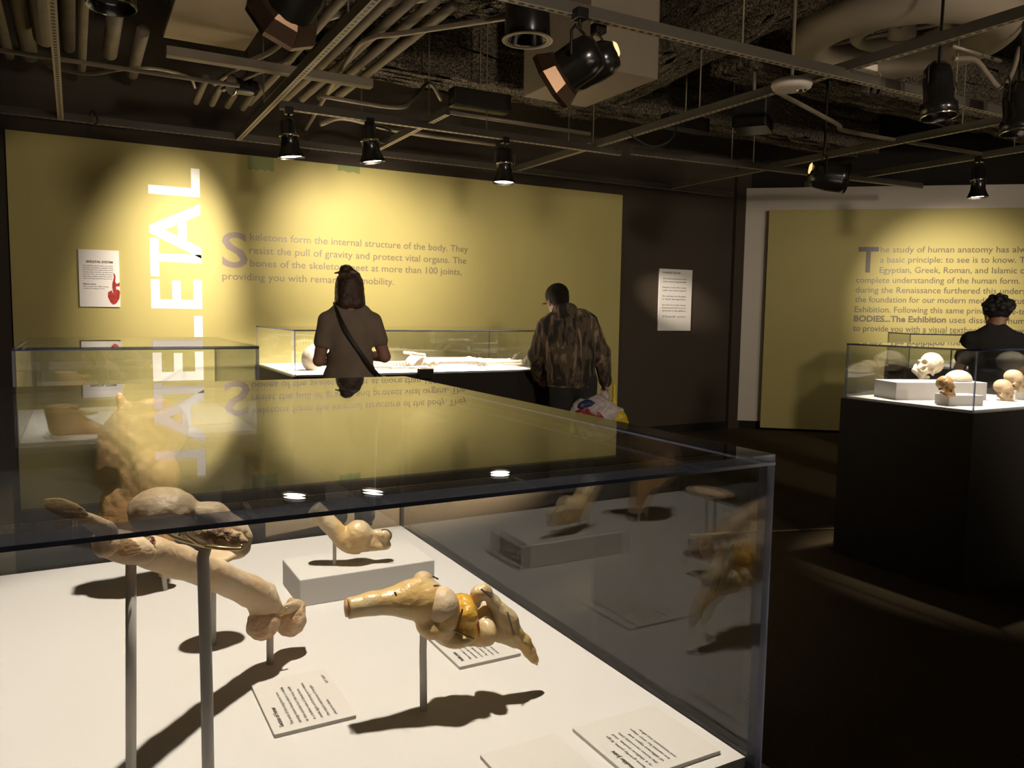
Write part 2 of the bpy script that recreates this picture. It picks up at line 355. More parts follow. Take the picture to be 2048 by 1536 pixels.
# ------------------------------------------------------------------ spot lamps that light the room
def spot_light(parent, pos, target, power, angle, blend, oval=1.0, radius=0.03, col=WARM):
    ld = bpy.data.lights.new('bulb', 'SPOT'); ld.energy = power; ld.spot_size = math.radians(angle); ld.spot_blend = blend
    ld.shadow_soft_size = radius; ld.color = col
    o = bpy.data.objects.new('bulb', ld); COL.objects.link(o)
    d = Vector(target) - Vector(pos); o.matrix_world = Matrix.Translation(pos) @ d.to_track_quat('-Z', 'Y').to_matrix().to_4x4() @ Matrix.Diagonal((oval, 1, 1, 1))     # oval-beam lamp
    if parent is not None:
        mw = o.matrix_world.copy(); o.parent = parent; o.matrix_parent_inverse = parent.matrix_world.inverted(); o.matrix_world = mw
    return o
def lamp(label, front, aim, length, r, hang_z, lit=None, style='bell', group='ceiling spotlights', name='spotlight', side=None):
    """front = centre of the opening, aim = direction of the beam"""
    front = Vector(front); aim = Vector(aim).normalized()
    t = thing(name, label, 'spotlight', front, group)
    q = aim.to_track_quat('-Z', 'Y').to_matrix().to_4x4(); mtx = Matrix.Translation(front) @ q
    if style == 'bell':
        prof = [(0.001, length), (r * .5, length), (r * .62, length * .93), (r * .66, length * .62), (r * .72, length * .60), (r * .72, length * .55), (r * .67, length * .53), (r * .72, length * .25), (r * .98, length * .05), (r, 0), (r * .95, 0.0), (r * .9, length * .06), (r * .66, length * .24), (r * .001, length * .26)]
    elif style == 'can':
        prof = [(0.001, length), (r * .45, length), (r * .72, length * .9), (r * .8, length * .7), (r * .8, length * .3), (r, length * .22), (r, 0), (r * .95, 0), (r * .93, length * .15), (r * .74, length * .2), (r * .001, length * .22)]
    elif style in ('octo', 'flat'):
        prof = [(0.001, length), (r * .45, length), (r * .72, length * .92), (r * .82, length * .7), (r * .82, length * .2), (r * .95, length * .05), (r * .95, 0), (r * .9, 0), (r * .88, .004), (r * .001, .006)]
    else:
        prof = [(0.001, length), (r * .6, length * .97), (r * .85, length * .8), (r * .97, length * .5), (r, length * .2), (r, 0), (r * .93, 0), (r * .9, length * .2), (r * .001, length * .3)]
    MB().lathe(prof, mtx).build('housing', M['blackmetal'], t, True)
    if style == 'octo': MB().lathe([(r * .9, -.004), (r * 1.22, -.004), (r * 1.25, .02), (r * 1.0, .075), (r * .84, .09), (r * .84, .07)], mtx, 8).build('front_frame', M['copper'], t)
    if style == 'ball': MB().lathe([(r * .42, 0), (r * .3, .012), (.0005, .016)], mtx @ Matrix.Translation((r * .22, r * .3, length * .96)), 16).build('glint_disc', M['glint_disc'], t, True)  # glowing disc stands in for a gold reflection on the back cap
    zz = -.003 if style in ('flat', 'octo') else length * (.2 if style == 'can' else .05)
    rr = r * (.93 if style in ('bell', 'flat') else .74)
    MB().lathe([(rr, zz), (rr * .7, zz + .004), (0.0005, zz + .006)], mtx).build('lens', M['lens'] if lit else M['lensdim'], t, True)
    rim = [(r * 1.0, -0.002), (r * 1.03, 0.004), (r * 1.0, 0.012), (r * .97, 0.004), (r * 1.0, -0.002)]
    MB().lathe(rim, mtx).build('rim', M['chrome'] if style in ('can', 'flat') else M['blackmetal'], t, True)
    mid = mtx @ Vector((0, 0, length * .6)); ax = aim.cross(Vector((0, 0, 1)))
    ax = ax.normalized() if ax.length > .05 else Vector((1, 0, 0))
    top = mid + Vector((0, 0, r * 1.25)); hw = r * .98
    MB().tube([mid - ax * hw, mid - ax * hw + Vector((0, 0, r * .9)), top - ax * hw * .5, top + ax * hw * .5, mid + ax * hw + Vector((0, 0, r * .9)), mid + ax * hw], 0.007, 8).build('yoke', M['blackmetal'], t)
    if hang_z - top.z > .03: MB().tube([top, (top.x, top.y, hang_z - .015)], 0.009, 8).build('stem', M['blackmetal'], t)
    MB().box((-.03, -.03, -.03), (.03, .03, .02), None, (top.x, top.y, max(hang_z - .02, top.z + .01))).build('clamp', M['blackmetal'], t, bevel=.004)
    if style == 'bell':
        MB().lathe([(r * .72, length * .545), (r * .745, length * .55), (r * .745, length * .6), (r * .72, length * .605)], mtx).build('collar', M['chrome'], t, True)
    if lit:
        for (target, power, angle, blend, *ov) in lit:
            d = (Vector(target) - front).normalized()
            spot_light(t, front + aim * .02, target, power, angle, blend, *ov)
    return t
SZ = 2.86; XZ = 2.82
lamp('lit black spotlight over the white capital L of the wall title', (1.375, 5.74, 2.475), (0.10, 0.0, -1), .26, .092, XZ, [((0.74, 7.2, 1.62), 400, 82, 1.0, .46)])
lamp('lit black spotlight over the wall paragraph', (1.974, 5.74, 2.505), (.14, 0.0, -1), .27, .094, XZ, [((2.36, 7.2, 1.98), 225, 78, 1.0), ((1.68, 5.98, .945), 420, 44, .8)])
lamp('lit black spotlight over the lying skeleton, lowest of the three in the row', (3.088, 5.74, 2.455), (-.03, -.02, -1), .27, .092, XZ, [((2.35, 6.0, .945), 2100, 76, .6), ((3.6, 7.2, 1.5), 32, 110, 1.0), ((6.18, 7.24, 1.58), 700, 11, 1.0)])
lamp('round lamp over the glass case holding the foot', (0.18, 3.96, 2.70), (0, -.05, -1), .25, .10, 3.9, [((0.2, 3.55, .945), 170, 46, .6)], 'can')
lamp('large eight-sided black lamp beside the tan board', (0.76, 3.32, 2.56), (-.25, .85, -.45), .27, .125, XZ, None, 'octo')
lamp('large black lamp with copper glints hanging under the square box', (2.02, 3.30, 2.50), (-.55, .70, -.50), .27, .12, XZ, None, 'octo')
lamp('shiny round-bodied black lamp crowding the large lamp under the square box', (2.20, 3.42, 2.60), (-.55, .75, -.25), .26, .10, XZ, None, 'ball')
lamp('black lamp with gold rim above the case of skulls', (4.42, 2.90, 2.57), (0, -.1, -1), .31, .10, 3.9, [((4.42, 2.65, .945), 430, 46, .7)], 'can')
lamp('black lamp cut by the picture edge, next to the flexible conduit', (5.24, 2.90, 2.58), (0, -.1, -1), .31, .105, 3.9, None, 'can')
lamp('black lamp hanging before the green panel about human anatomy', (7.14, 4.27, 2.50), (.02, -.02, -1), .27, .085, SZ, [((8.95, 5.62, 1.66), 400, 58, 1.0), ((7.9, 4.6, .945), 160, 44, .8), ((8.2, 6.2, 1.5), 30, 125, 1.0)])
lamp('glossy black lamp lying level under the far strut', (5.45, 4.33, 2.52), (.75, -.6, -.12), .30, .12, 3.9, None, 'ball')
lamp('small lamp head with a white front facing sideways', (1.0, 5.88, 2.95), (-.95, -.35, -.10), .20, .07, 3.9, None, 'flat')
lamp('spotlight over the aisle before the case with the foot', (-.05, 2.2, 2.66), (.1, .45, -1), .26, .09, SZ, [((0.2, 3.62, .945), 380, 30, .7)], 'can')
lamp('added bounce spotlight over the case behind the photographer', (2.9, -1.0, 2.62), (0, 0, -1), .27, .09, 3.9, [((2.9, -1.0, .945), 4200, 62, .5)], 'can')  # added unseen, so the rear deck throws light on the ceiling
# outside the view: a lamp over the near case, then added fill spots
lamp('spotlight above the near case of bone joints', (0.25, 0.98, 2.62), (0, 0, -1), .27, .09, 3.9, [((0.25, 1.02, .945), 178, 50, .5)], 'can')
lamp('added fill spotlight over the aisle behind the photographer', (1.5, -2.0, 2.82), (.1, .95, -.15), .27, .09, 3.9, [((2.5, 7.0, 1.55), 420, 58, .6, 1.0, .22)], 'can')
lamp('added fill spotlight over the aisle to the right of the photographer', (4.5, -1.6, 2.82), (.3, .9, -.2), .27, .09, 3.9, [((7.0, 6.0, 1.1), 420, 62, .6, 1.0, .22)], 'can')

# ------------------------------------------------------------------ the setting
def struct(name, b, m, **k): o = b.build(name, m, **k); o['kind'] = 'structure'; return o
struct('floor', MB().box((-5, -4, -.1), (13, 11, 0)), M['carpet'])
struct('ceiling', MB().box((-5, -4, 3.9), (13, 11, 4.0)), M['ceil'])
struct('wall_back', MB().box((-5, 7.25, 0), (7.3, 7.45, 3.9)), M['darkwall'])
struct('wall_left', MB().box((-5.2, -4, 0), (-5, 11, 3.9)), M['black'])
struct('wall_far', MB().box((13, -4, 0), (13.2, 11, 3.9)), M['black'])
struct('trim_1', MB().box((-5, 7.215, 0), (7.19, 7.25, .09)), M['black'])
D2 = Vector((.766, -.643, 0)); N2 = Vector((-.643, -.766, 0)); R2 = Matrix((D2, -N2, Vector((0, 0, 1)))).transposed()   # right wall frame
W0 = Vector((7.215, 7.235, 0))
struct('wall_right', MB().box((0, 0, .1), (6.2, .2, 2.97), R2, W0), M['offwhite'])
struct('wall_right_upper', MB().box((-.1, .05, 2.97), (6.2, .25, 3.9), R2, W0), M['black'])
struct('baseboard_right', MB().box((0, .02, 0), (6.2, .2, .1), R2, W0), M['black'])
struct('trim_2', MB().box((7.1, 7.2, 0), (7.4, 7.5, 3.9)), M['darkwall'])
struct('trim_3', MB().tube([(3.4, 3.75, .004), (5.4, 3.1, .004)], .006, 6), M['pipe'])

# ------------------------------------------------------------------ green exhibition panels
YW = 7.19
pn = thing('graphic_panel', 'tall olive green wall panel with white vertical SKELETAL title and skeleton paragraph', 'exhibition panel', (2.47, 7.22, .09))
MB().box((-.42, YW, .09), (5.37, 7.229, 2.728)).build('board', M['green'], pn)
X0 = Vector((0, YW, 0))
ttl = [('L', 2.335, 2.571), ('A', 1.934, 2.281), ('T', 1.663, 1.975), ('E', 1.397, 1.643), ('L', 1.077, 1.338), ('E', .788, 1.034), ('K', .44, .735), ('S', .14, .39)]
for ch, z0, z1 in ttl:
    V, Fs = text_geo(ch, .018); V = V.copy(); V[:, 0] -= V[:, 0].min(); wd = z1 - z0
    if ch == 'A': z0 -= .11; wd += .11
    lettering('title_letter', [(ch, z0, -.945, .378, wd, .018)], X0, (0, 0, 1), (-1, 0, 0), M['titlewhite'], pn)
ZL = (2.013, 1.895, 1.783, 1.658); sl = -.01
CH = .062
text_lines('lettering', [('keletons form the internal structure of the body. They', 1.358, 2.003, CH, 2.11, .004), ('resist the pull of gravity and protect vital organs. The', 1.35, 1.887, CH, 2.10, .004),
    ('bones of the skeleton meet at more than 100 joints,', 1.355, 1.775, CH, 2.045, .004), ('providing you with remarkable mobility.', 1.122, 1.654, CH, 1.563, .004)], X0, (1, 0, 0), (0, 0, 1), M['grey_ink'], pn)
lettering('drop_cap', [('S', 1.122, 1.765, .29, .215, .012)], X0, (1, 0, 0), (0, 0, 1), M['grey_cap'], pn)
def ragged(name, x0, x1, z0, z1, parent):
    n = 9; top = [(x0 + (x1 - x0) * i / n, z1) for i in range(n + 1)]
    bot = [(x0 + (x1 - x0) * i / n, z0 + (z1 - z0) * .28 * random.random()) for i in range(n, -1, -1)]
    b = MB(); b.add([(x, YW - .001, z) for x, z in top + bot] , [tuple(range(2 * n + 2))]); return b.build(name, M['patch'], parent)
ragged('paint_patch', 1.345, 1.57, 2.60, 2.728, pn); ragged('paint_patch', 2.14, 2.35, 2.665, 2.728, pn)

P0 = Vector((7.407, 6.963, 0))
p2 = thing('graphic_panel', 'free-edged olive green panel carrying the text on the study of human anatomy', 'exhibition panel', (8.9, 5.7, .03))
MB().box((0, 0, .032), (4.6, .07, 2.693), R2, P0).build('board', M['green'], p2)
OR = P0 + N2 * .001
CH = .068
lr = [('he study of human anatomy has always', 1.285, 2.185), ('a basic principle: to see is to know. The', 1.287, 2.066), ('Egyptian, Greek, Roman, and Islamic cultures', 1.287, 1.945), ('complete understanding of the human form. It', 1.03, 1.826),
      ('during the Renaissance furthered this understanding', 1.03, 1.709), ('the foundation for our modern medical institutions', 1.03, 1.595), ('Exhibition. Following this same principle, eye-to-', 1.03, 1.476), ('to provide you with a visual textbook of your own', 1.025, 1.250)]
wr = [1.70, 1.66, 1.84, 1.87, 2.15, 2.0, 1.90, 1.90]
text_lines('lettering', [(s, x, y, CH, ww, .006) for (s, x, y), ww in zip(lr, wr)] + [('uses dissected human', 2.085, 1.366, CH, .90, .006)], OR, D2, (0, 0, 1), M['dark_ink'], p2)
lettering('bold_line', [('BODIES...The Exhibition', 1.028, 1.366, CH, 1.02, .03)], OR, D2, (0, 0, 1), M['dark_ink'], p2)
lettering('drop_cap', [('T', 1.04, 1.955, .285, .225, .02)], OR, D2, (0, 0, 1), M['dark_cap'], p2)

# placards
pc = thing('placard', 'white placard with a red heart picture on the SKELETAL panel', 'placard', (.18, 7.18, 1.4))
MB().box((.036, 7.176, 1.402), (.326, YW, 1.857)).build('board', M['card'], pc, bevel=.002)
OP = Vector((.036, 7.1755, 1.402))
lettering('heading', [('SKELETAL SYSTEM', .055, .352, .016, .19, .02)], OP, (1, 0, 0), (0, 0, 1), M['ink'], pc)
tx = ['The skeletal system gives the body', 'its shape and holds it upright while', 'the muscles move the many bones', 'at the joints of the whole body', 'and the ribs and skull protect', 'the soft organs that lie inside', 'this strong and living frame']
lettering('lettering', [(s, .03, .325 - .017 * i, .0075, .215 - .008 * (i > 3), 0) for i, s in enumerate(tx)] + [('Did you know', .03, .178, .009, .09, .02), ('the body has 206 bones', .03, .160, .0075, .18, 0), ('when it is fully grown', .03, .144, .0075, .15, 0)], OP, (1, 0, 0), (0, 0, 1), M['ink'], pc)
hb = MB(); hs = [(.245, .10), (.23, .135), (.205, .12), (.203, .08), (.222, .035), (.24, .02), (.262, .03), (.285, .07), (.29, .11), (.29, .13), (.275, .145), (.265, .14), (.262, .165), (.29, .17), (.29, .20), (.268, .188), (.258, .205), (.262, .25), (.252, .275), (.247, .27), (.25, .24), (.238, .195), (.235, .16)]
hb.add([OP + Vector((x, -.001, z)) for x, z in hs], [tuple(range(len(hs)))]); hb.build('heart_print', M['red'], pc)
p3 = thing('placard', 'narrow text placard lit on the dark wall between the two green panels', 'placard', (6.17, 7.24, 1.21))
MB().box((5.965, 7.236, 1.222), (6.465, 7.25, 1.945)).build('board', M['card'], p3, bevel=.002)
OP3 = Vector((5.965, 7.2355, 1.222))
t3 = ['PLEASE NOTE', '', 'All of the specimens here', 'were once living people', '', 'Please treat the cases', 'with care and respect', '', 'Do not lean on the glass', 'or touch the specimens', '', 'Do not run in the rooms', 'Food and drink are not', 'allowed in the gallery', '', 'Thank you']
lettering('lettering', [(s, .05, .67 - .034 * i, .016, .26 if i == 0 else .36, .02 if i == 0 else 0) for i, s in enumerate(t3) if s], OP3, (1, 0, 0), (0, 0, 1), M['ink'], p3)

# ------------------------------------------------------------------ display cases
def pane(parent, lo, hi, thin):
    b = MB(); b.box(lo, hi); me = b.mesh('pane')
    ax = thin; me.materials.append(M['acr']); me.materials.append(M['edgedim'] if thin == 2 else M['edge'])
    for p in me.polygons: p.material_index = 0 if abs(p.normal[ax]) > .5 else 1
    o = link('pane', me, None, parent); return o
def case(label, x0, x1, y0, y1, zt=1.264, zd=.945, R=None, loc=None, t=.0105, toe=.0):
    loc = Vector(loc) if loc else Vector((0, 0, 0))
    c = thing('display_case', label, 'display case', loc + ((R @ Vector(((x0 + x1) / 2, (y0 + y1) / 2, 0))) if R else Vector(((x0 + x1) / 2, (y0 + y1) / 2, 0))), 'glass-topped display cases')
    T = Matrix.Translation(loc) @ (R.to_4x4() if R else Matrix.Identity(4))
    def put(o): o.data.transform(T); o.data.update(); return o
    e = .012
    put(MB().box((x0 - e, y0 - e, 0), (x1 + e, y1 + e, zd - .012)).build('plinth', M['plinth'], None))
    pl = bpy.context.scene.objects[-1] if False else None
    parts = []
    for nm, lo, hi, m in (('deck', (x0 + t + .001, y0 + t + .001, zd - .0115), (x1 - t - .001, y1 - t - .001, zd), M['white']),):
        parts.append(put(MB().box(lo, hi).build(nm, m, None)))
    cov = bpy.data.objects.new('cover', None); COL.objects.link(cov); parts.append(cov)
    z0 = zd - .0115
    P = [((x0, y0, zt - t), (x1, y1, zt), 2), ((x0 + t, y0, z0), (x1 - t, y0 + t, zt - t), 1), ((x0 + t, y1 - t, z0), (x1 - t, y1, zt - t), 1),
         ((x0, y0, z0), (x0 + t, y1, zt - t), 0), ((x1 - t, y0, z0), (x1, y1, zt - t), 0)]
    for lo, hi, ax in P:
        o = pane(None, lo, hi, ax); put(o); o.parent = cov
    jl = MB().box((x0, y0 - .0006, zt - t - .0003), (x1, y0, zt - t + .003)); jl.box((x1, y0, zt - t - .0003), (x1 + .0005, y1, zt - t + .002)); o = put(jl.build('refraction_line', M['joint'], None)); o.parent = cov  # navy strip painting the dark refraction in the pane's edge
    for o in COL.objects:
        if o.name.split('.')[0] == 'plinth' and o.parent is None: parts.append(o)
    cov.matrix_world = Matrix.Identity(4)
    for o in parts: o.parent = c; o.matrix_parent_inverse = c.matrix_world.inverted()
    return c
case('large near glass case of bone joints on a white deck', -.185, .606, .548, 1.56)
case('glass case holding a foot, standing behind the near case', -.185, .6, 3.035, 4.05)
case('long glass case before the SKELETAL panel with a whole skeleton lying in it', 1.33, 3.55, 5.53, 6.85)
case('glass case of skulls on a tall dark plinth', 3.935, 4.955, 2.305, 3.065, zt=1.255)
case('added glass case whose empty white deck bounces light, behind the photographer', 1.9, 3.9, -1.55, -.45)  # unseen case added as a bounce surface for ceiling and backs
case('far glass case before the anatomy panel, partly behind the case of skulls', 0, 1.9, 0, .75, R=R2, loc=(6.95, 4.72, 0))

# ------------------------------------------------------------------ near case: specimens
ZD = .945
def stand(label, base, top, r=.0045, z0=ZD, arms=(), group='metal specimen stands', pts=None):
    base = Vector(base); top = Vector(top)
    t = thing('specimen_stand', label, 'stand', (base.x, base.y, z0), group)
    MB().tube(pts or [(base.x, base.y, z0), top], r, 12).build('post', M['steel'], t, True)
    for a in arms: MB().tube(curve_pts(a, 5), .0018, 8).build('cradle', M['brass'], t, True)
    return t
# femur cut lengthwise
S1 = Sheet(540, 1327, ZD)
def fp(px, py, w=0): return tuple(S1(px, py, w))
m1 = S1.m
def slope(px): return -.22 * (555 - px) / 293.0 if px > 262 else -.22 - .10 * (262 - px) / 162.0     # the bone rises towards the near left
def fq(px, py, w=0): return fp(px, py, slope(px) + w)
def fr(r, px): return r * (S1.dist + slope(px)) / F_PX
fem = []
def toward(px, py, w, tx, ty): return Vector(fq(px, py, w)) - Vector(fq(tx, ty))
ax = (Vector(fq(540, 1203)) - Vector(fq(300, 1105))).normalized()
def frame(zv, up=(0, 0, 1)):
    z = Vector(zv).normalized(); x = Vector(up).cross(z).normalized(); y = z.cross(x); return np.array(Matrix((x, y, z)).transposed())
def seen(px, py, ang=0.0, yaw=0.0, pit=0.0):      # frame whose x runs along the bone and z looks at the viewer
    z = (Vector(CAM) - Vector(fq(px, py))).normalized(); x = Vector((0, 0, 1)).cross(z).normalized(); y = z.cross(x)
    return np.array(Matrix((x, y, z)).transposed() @ Matrix.Rotation(ang, 3, 'Z') @ Matrix.Rotation(yaw, 3, 'Y') @ Matrix.Rotation(pit, 3, 'X'))
for a, b in zip(((300, 1104, 31), (360, 1124, 30), (430, 1150, 29), (500, 1182, 29)), ((360, 1124, 30), (430, 1150, 29), (500, 1182, 29), (535, 1200, 32))):
    fem.append(('cap', fq(a[0], a[1]), fq(b[0], b[1]), fr(a[2], a[0]), fr(b[2], b[0])))
nv = ((Vector(CAM) - Vector(fq(287, 1092))).normalized() * .70 - ax * .72).normalized(); pc_ = Vector(fq(288, 1092, -.004)) + nv * .004
fem.append(('-box', pc_ + nv * .014, (fr(34, 287), fr(34, 287), .014), frame(nv), {'k': .0012}))
for a, b in zip(((318, 1108), (400, 1136), (480, 1170)), ((400, 1136), (480, 1170), (545, 1198))):      # ridge along the shaft
    fem.append(('cap', fq(a[0], a[1] - 6, -.0165), fq(b[0], b[1] - 6, -.0165), fr(8, a[0]), fr(8, b[0]), {'k': .004}))
fem += [('ell', fq(138, 1022), (fr(52, 138), fr(25, 138), fr(22, 138)), seen(138, 1022, -.5)), ('ell', fq(116, 1012), (fr(30, 116), fr(21, 116), fr(20, 116)), seen(116, 1012, -.5)), ('cap', fq(165, 1032), fq(215, 1062), fr(13, 170), fr(17, 215)),
        ('ell', fq(248, 1094), (fr(58, 248), fr(30, 248), fr(26, 248)), seen(248, 1094, -.42)), ('ell', fq(212, 1090), (fr(22, 212), fr(24, 212), fr(20, 212)), seen(212, 1090, -.9)),
        ('-box', fq(170, 972, 0), (fr(150, 170), fr(40, 170), .2), seen(170, 972, -.5), {'k': .0015}),
        ('-box', fq(185, 1058, -.109), (fr(112, 190), fr(80, 190), .1), seen(185, 1058, -.48), {'k': .0015}),
        ('cap', fq(525, 1200), fq(528, 1238), m1 * 28, m1 * 24), ('cap', fq(545, 1205), fq(585, 1212), m1 * 22, m1 * 18),
        ('-box', fq(588, 1168), (m1 * 30, m1 * 34, .2), seen(588, 1168, -1.25), {'k': .002})]
fb = thing('femur_section', 'long pale femur section, sawn open at its flared near end', 'bone', S1.b)
sculpt('bone', fem, M['bone'], fb, h=.0024, k=.006, noise=.0005, nscale=200)
sculpt('condyle', [('ell', fq(528, 1245, -.006), (m1 * 31, m1 * 28, m1 * 31)), ('ell', fq(522, 1256, -.004), (m1 * 23, m1 * 24, m1 * 20))], M['condyle'], fb, h=.0022, k=.008, noise=.0015, nscale=210)
sculpt('condyle', [('ell', fq(580, 1240, .002), (m1 * 32, m1 * 30, m1 * 33)), ('box', fq(590, 1218, .002), (m1 * 15, m1 * 18, m1 * 14), seen(590, 1218, -.4))], M['condyle'], fb, h=.0022, k=.010, noise=.0015, nscale=210)
sculpt('spongy_core', [('ell', pc_, (fr(24, 287), fr(24, 287), fr(4, 287)), frame(nv))], M['marrow'], fb, h=.0012, k=.002, noise=.0008, nscale=1100)
sculpt('cut_face', [('ell', fq(236, 1090, -.0088), (fr(42, 232), fr(19, 232), fr(2.5, 232)), seen(236, 1090, -.40))], M['cutbone'], fb, h=.0009, k=.001)
sculpt('cut_face', [('ell', fq(132, 1019, -.0088), (fr(40, 128), fr(17, 128), fr(2.5, 128)), seen(132, 1019, -.5))], M['cutbone'], fb, h=.0009, k=.001)
stand('short metal stand under the knuckled far end of the femur section', S1.b, S1(540, 1240), arms=[[S1(505, 1218, -.024), S1(510, 1230, -.026), S1(540, 1232, -.024), S1(565, 1228, -.024), S1(575, 1215, -.022)]])
S2 = Sheet(262, 1556, ZD)
stand('tall metal stand under the sawn end of the femur section', S2.b, S2(262, 1116), r=.0048, arms=[[S2(242, 1122), S2(262, 1128), S2(282, 1126), S2(281, 1118)]])
# femoral head with neck
S3 = Sheet(418, 1640, ZD); m3 = S3.m
hd = [('ell', S3(325, 1020), (m3 * 60, m3 * 62, m3 * 42), rot(0, 0, 0)), ('cap', S3(360, 1042), S3(425, 1048), m3 * 27, m3 * 30), ('ell', S3(418, 1026), (m3 * 26, m3 * 26, m3 * 18)),
      ('cap', S3(425, 1045), S3(478, 1082), m3 * 34, m3 * 24), ('ell', S3(452, 1062), (m3 * 42, m3 * 34, m3 * 26)), ('ell', S3(487, 1092), (m3 * 11, m3 * 12, m3 * 17))]
hb_ = thing('hip_ball_bone', 'rounded femoral head on a tall stand, dark spongy bone at its broken end', 'bone', S3.b)
sculpt('bone', hd, M['bone'], hb_, h=.0022, k=.008, noise=.0010, nscale=220)
sculpt('spongy_core', [('ell', S3(452, 1076, -.016), (m3 * 40, m3 * 17, m3 * 20), rot(0, .35, -.25)), ('ell', S3(415, 1068, -.014), (m3 * 28, m3 * 14, m3 * 13), rot(0, .35, -.25))], M['darkbone'], hb_, h=.0016, k=.003, noise=.0016, nscale=500)
stand('tall bent metal stand under the femoral head', S3.b, S3(412, 1092), r=.0052, pts=[tuple(S3.b), S3(414, 1400), S3(407, 1140), S3(406, 1115), S3(411, 1096)],
      arms=[[S3(410, 1092, -.02), S3(440, 1096, -.03), S3(480, 1098, -.028), S3(483, 1090, -.026)], [S3(410, 1092, -.02), S3(360, 1078, -.028), S3(334, 1066, -.03), S3(333, 1058, -.03)], [S3(402, 1090, -.03), S3(376, 1072, -.033), S3(366, 1060, -.033), S3(360, 1072, -.033)]])
# slice of bone on a stand behind the femur
S4 = Sheet(427, 1288, ZD); m4 = S4.m
bs = thing('bone_slice', 'small wedge-shaped bone slice mostly hidden behind the femur section', 'bone', S4.b)
sculpt('bone', [('ell', S4(432, 1112), (m4 * 58, m4 * 44, m4 * 12), rot(0, -.2, .2)), ('ell', S4(474, 1102), (m4 * 20, m4 * 24, m4 * 14))], M['bone'], bs, h=.0022, k=.006)
stand('thin metal stand behind the femur section, under the bone slice', S4.b, S4(427, 1112), r=.0035)
# hip joint
S5 = Sheet(331, 1180, ZD); m5 = S5.m
hp = thing('hip_joint', 'large tan hip bone specimen with ilium blade and cut thigh bone hanging down', 'bone joint', S5.b)
def h5(px, py, w=0): return S5(px, max(py, 782), w)
hip = [('ell', S5(288, 872), (m5 * 84, m5 * 24, m5 * 66), rot(0, -.35, .3)), ('cap', S5(222, 905, -.012), S5(262, 880, -.02), m5 * 13, m5 * 10), ('cap', S5(262, 880, -.02), S5(285, 935, -.03), m5 * 10, m5 * 14), ('cap', S5(254, 830), S5(240, 790), m5 * 13, m5 * 5.5), ('cap', S5(258, 812), S5(272, 818), m5 * 8, m5 * 10),
       ('cap', S5(222, 880), S5(205, 925), m5 * 22, m5 * 13), ('ell', S5(292, 955), (m5 * 58, m5 * 44, m5 * 60), None), ('ell', S5(270, 1030), (m5 * 60, m5 * 46, m5 * 62)),
       ('cap', S5(235, 980), S5(232, 1050), m5 * 26, m5 * 24), ('cap', S5(290, 1040), S5(322, 1090), m5 * 46, m5 * 24), ('cap', S5(322, 1085), S5(334, 1140, .01), m5 * 22, m5 * 17),
       ('cap', S5(205, 932), S5(222, 960, -.02), m5 * 9, m5 * 9), ('-ell', S5(216, 958, -.01), (m5 * 20, m5 * 60, m5 * 22))]
sculpt('bone', hip, M['tanj'], hp, h=.0028, k=.010, noise=.0022, nscale=120)
MB().tube([S5(334, 1138, .01), S5(335.5, 1147, .01)], m5 * 17.4, 18).build('cut_end', M['bone'], hp, True)
stand('short leaning metal stand under the hip bone specimen', S5.b, S5(320, 1100), r=.0038)
# elbow joint on the riser
RZ = .988
rs = tag(MB().box((.289, 1.18, ZD), (.513, 1.296, RZ)).build('riser', M['white'], None, bevel=.0015), 'low white riser block under the elbow joint in the near case', 'riser', 'white riser blocks')
S6 = Sheet(669, 1130, RZ); m6 = S6.m
el = thing('elbow_joint', 'small yellow elbow joint with a cut upper bone on the white riser', 'bone joint', S6.b)
elb = [('cap', S6(632, 1020), S6(688, 1078), m6 * 17, m6 * 19), ('cap', S6(688, 1078), S6(700, 1086), m6 * 19, m6 * 20), ('ell', S6(716, 1068), (m6 * 28, m6 * 26, m6 * 28)), ('ell', S6(705, 1090), (m6 * 20, m6 * 20, m6 * 14)),
       ('cap', S6(738, 1067), S6(758, 1068), m6 * 8, m6 * 8), ('ell', S6(770, 1070), (m6 * 14, m6 * 13, m6 * 13)), ('cap', S6(715, 1092), S6(772, 1090), m6 * 13, m6 * 10), ('cap', S6(740, 1085), S6(748, 1080), m6 * 10, m6 * 9),
       ('-box', S6(612, 998), (m6 * 30, m6 * 30, m6 * 22), frame(Vector(S6(688, 1078)) - Vector(S6(632, 1020))), {'k': .001})]
sculpt('bone', elb, M['yellow'], el, h=.002, k=.006, noise=.0006, nscale=300)
MB().tube(curve_pts([S6(763, 1060, -.012), S6(775, 1060, -.016), S6(783, 1072, -.01), S6(778, 1082, -.006)], 5), .001, 6).build('wire', M['wire'], el, True)
stand('metal stand with a hook under the elbow joint', S6.b, S6(669, 1062), r=.003, z0=RZ, arms=[[S6(669, 1072), S6(680, 1075), S6(686, 1088), S6(690, 1100), S6(702, 1106), S6(717, 1106), S6(722, 1101)]])
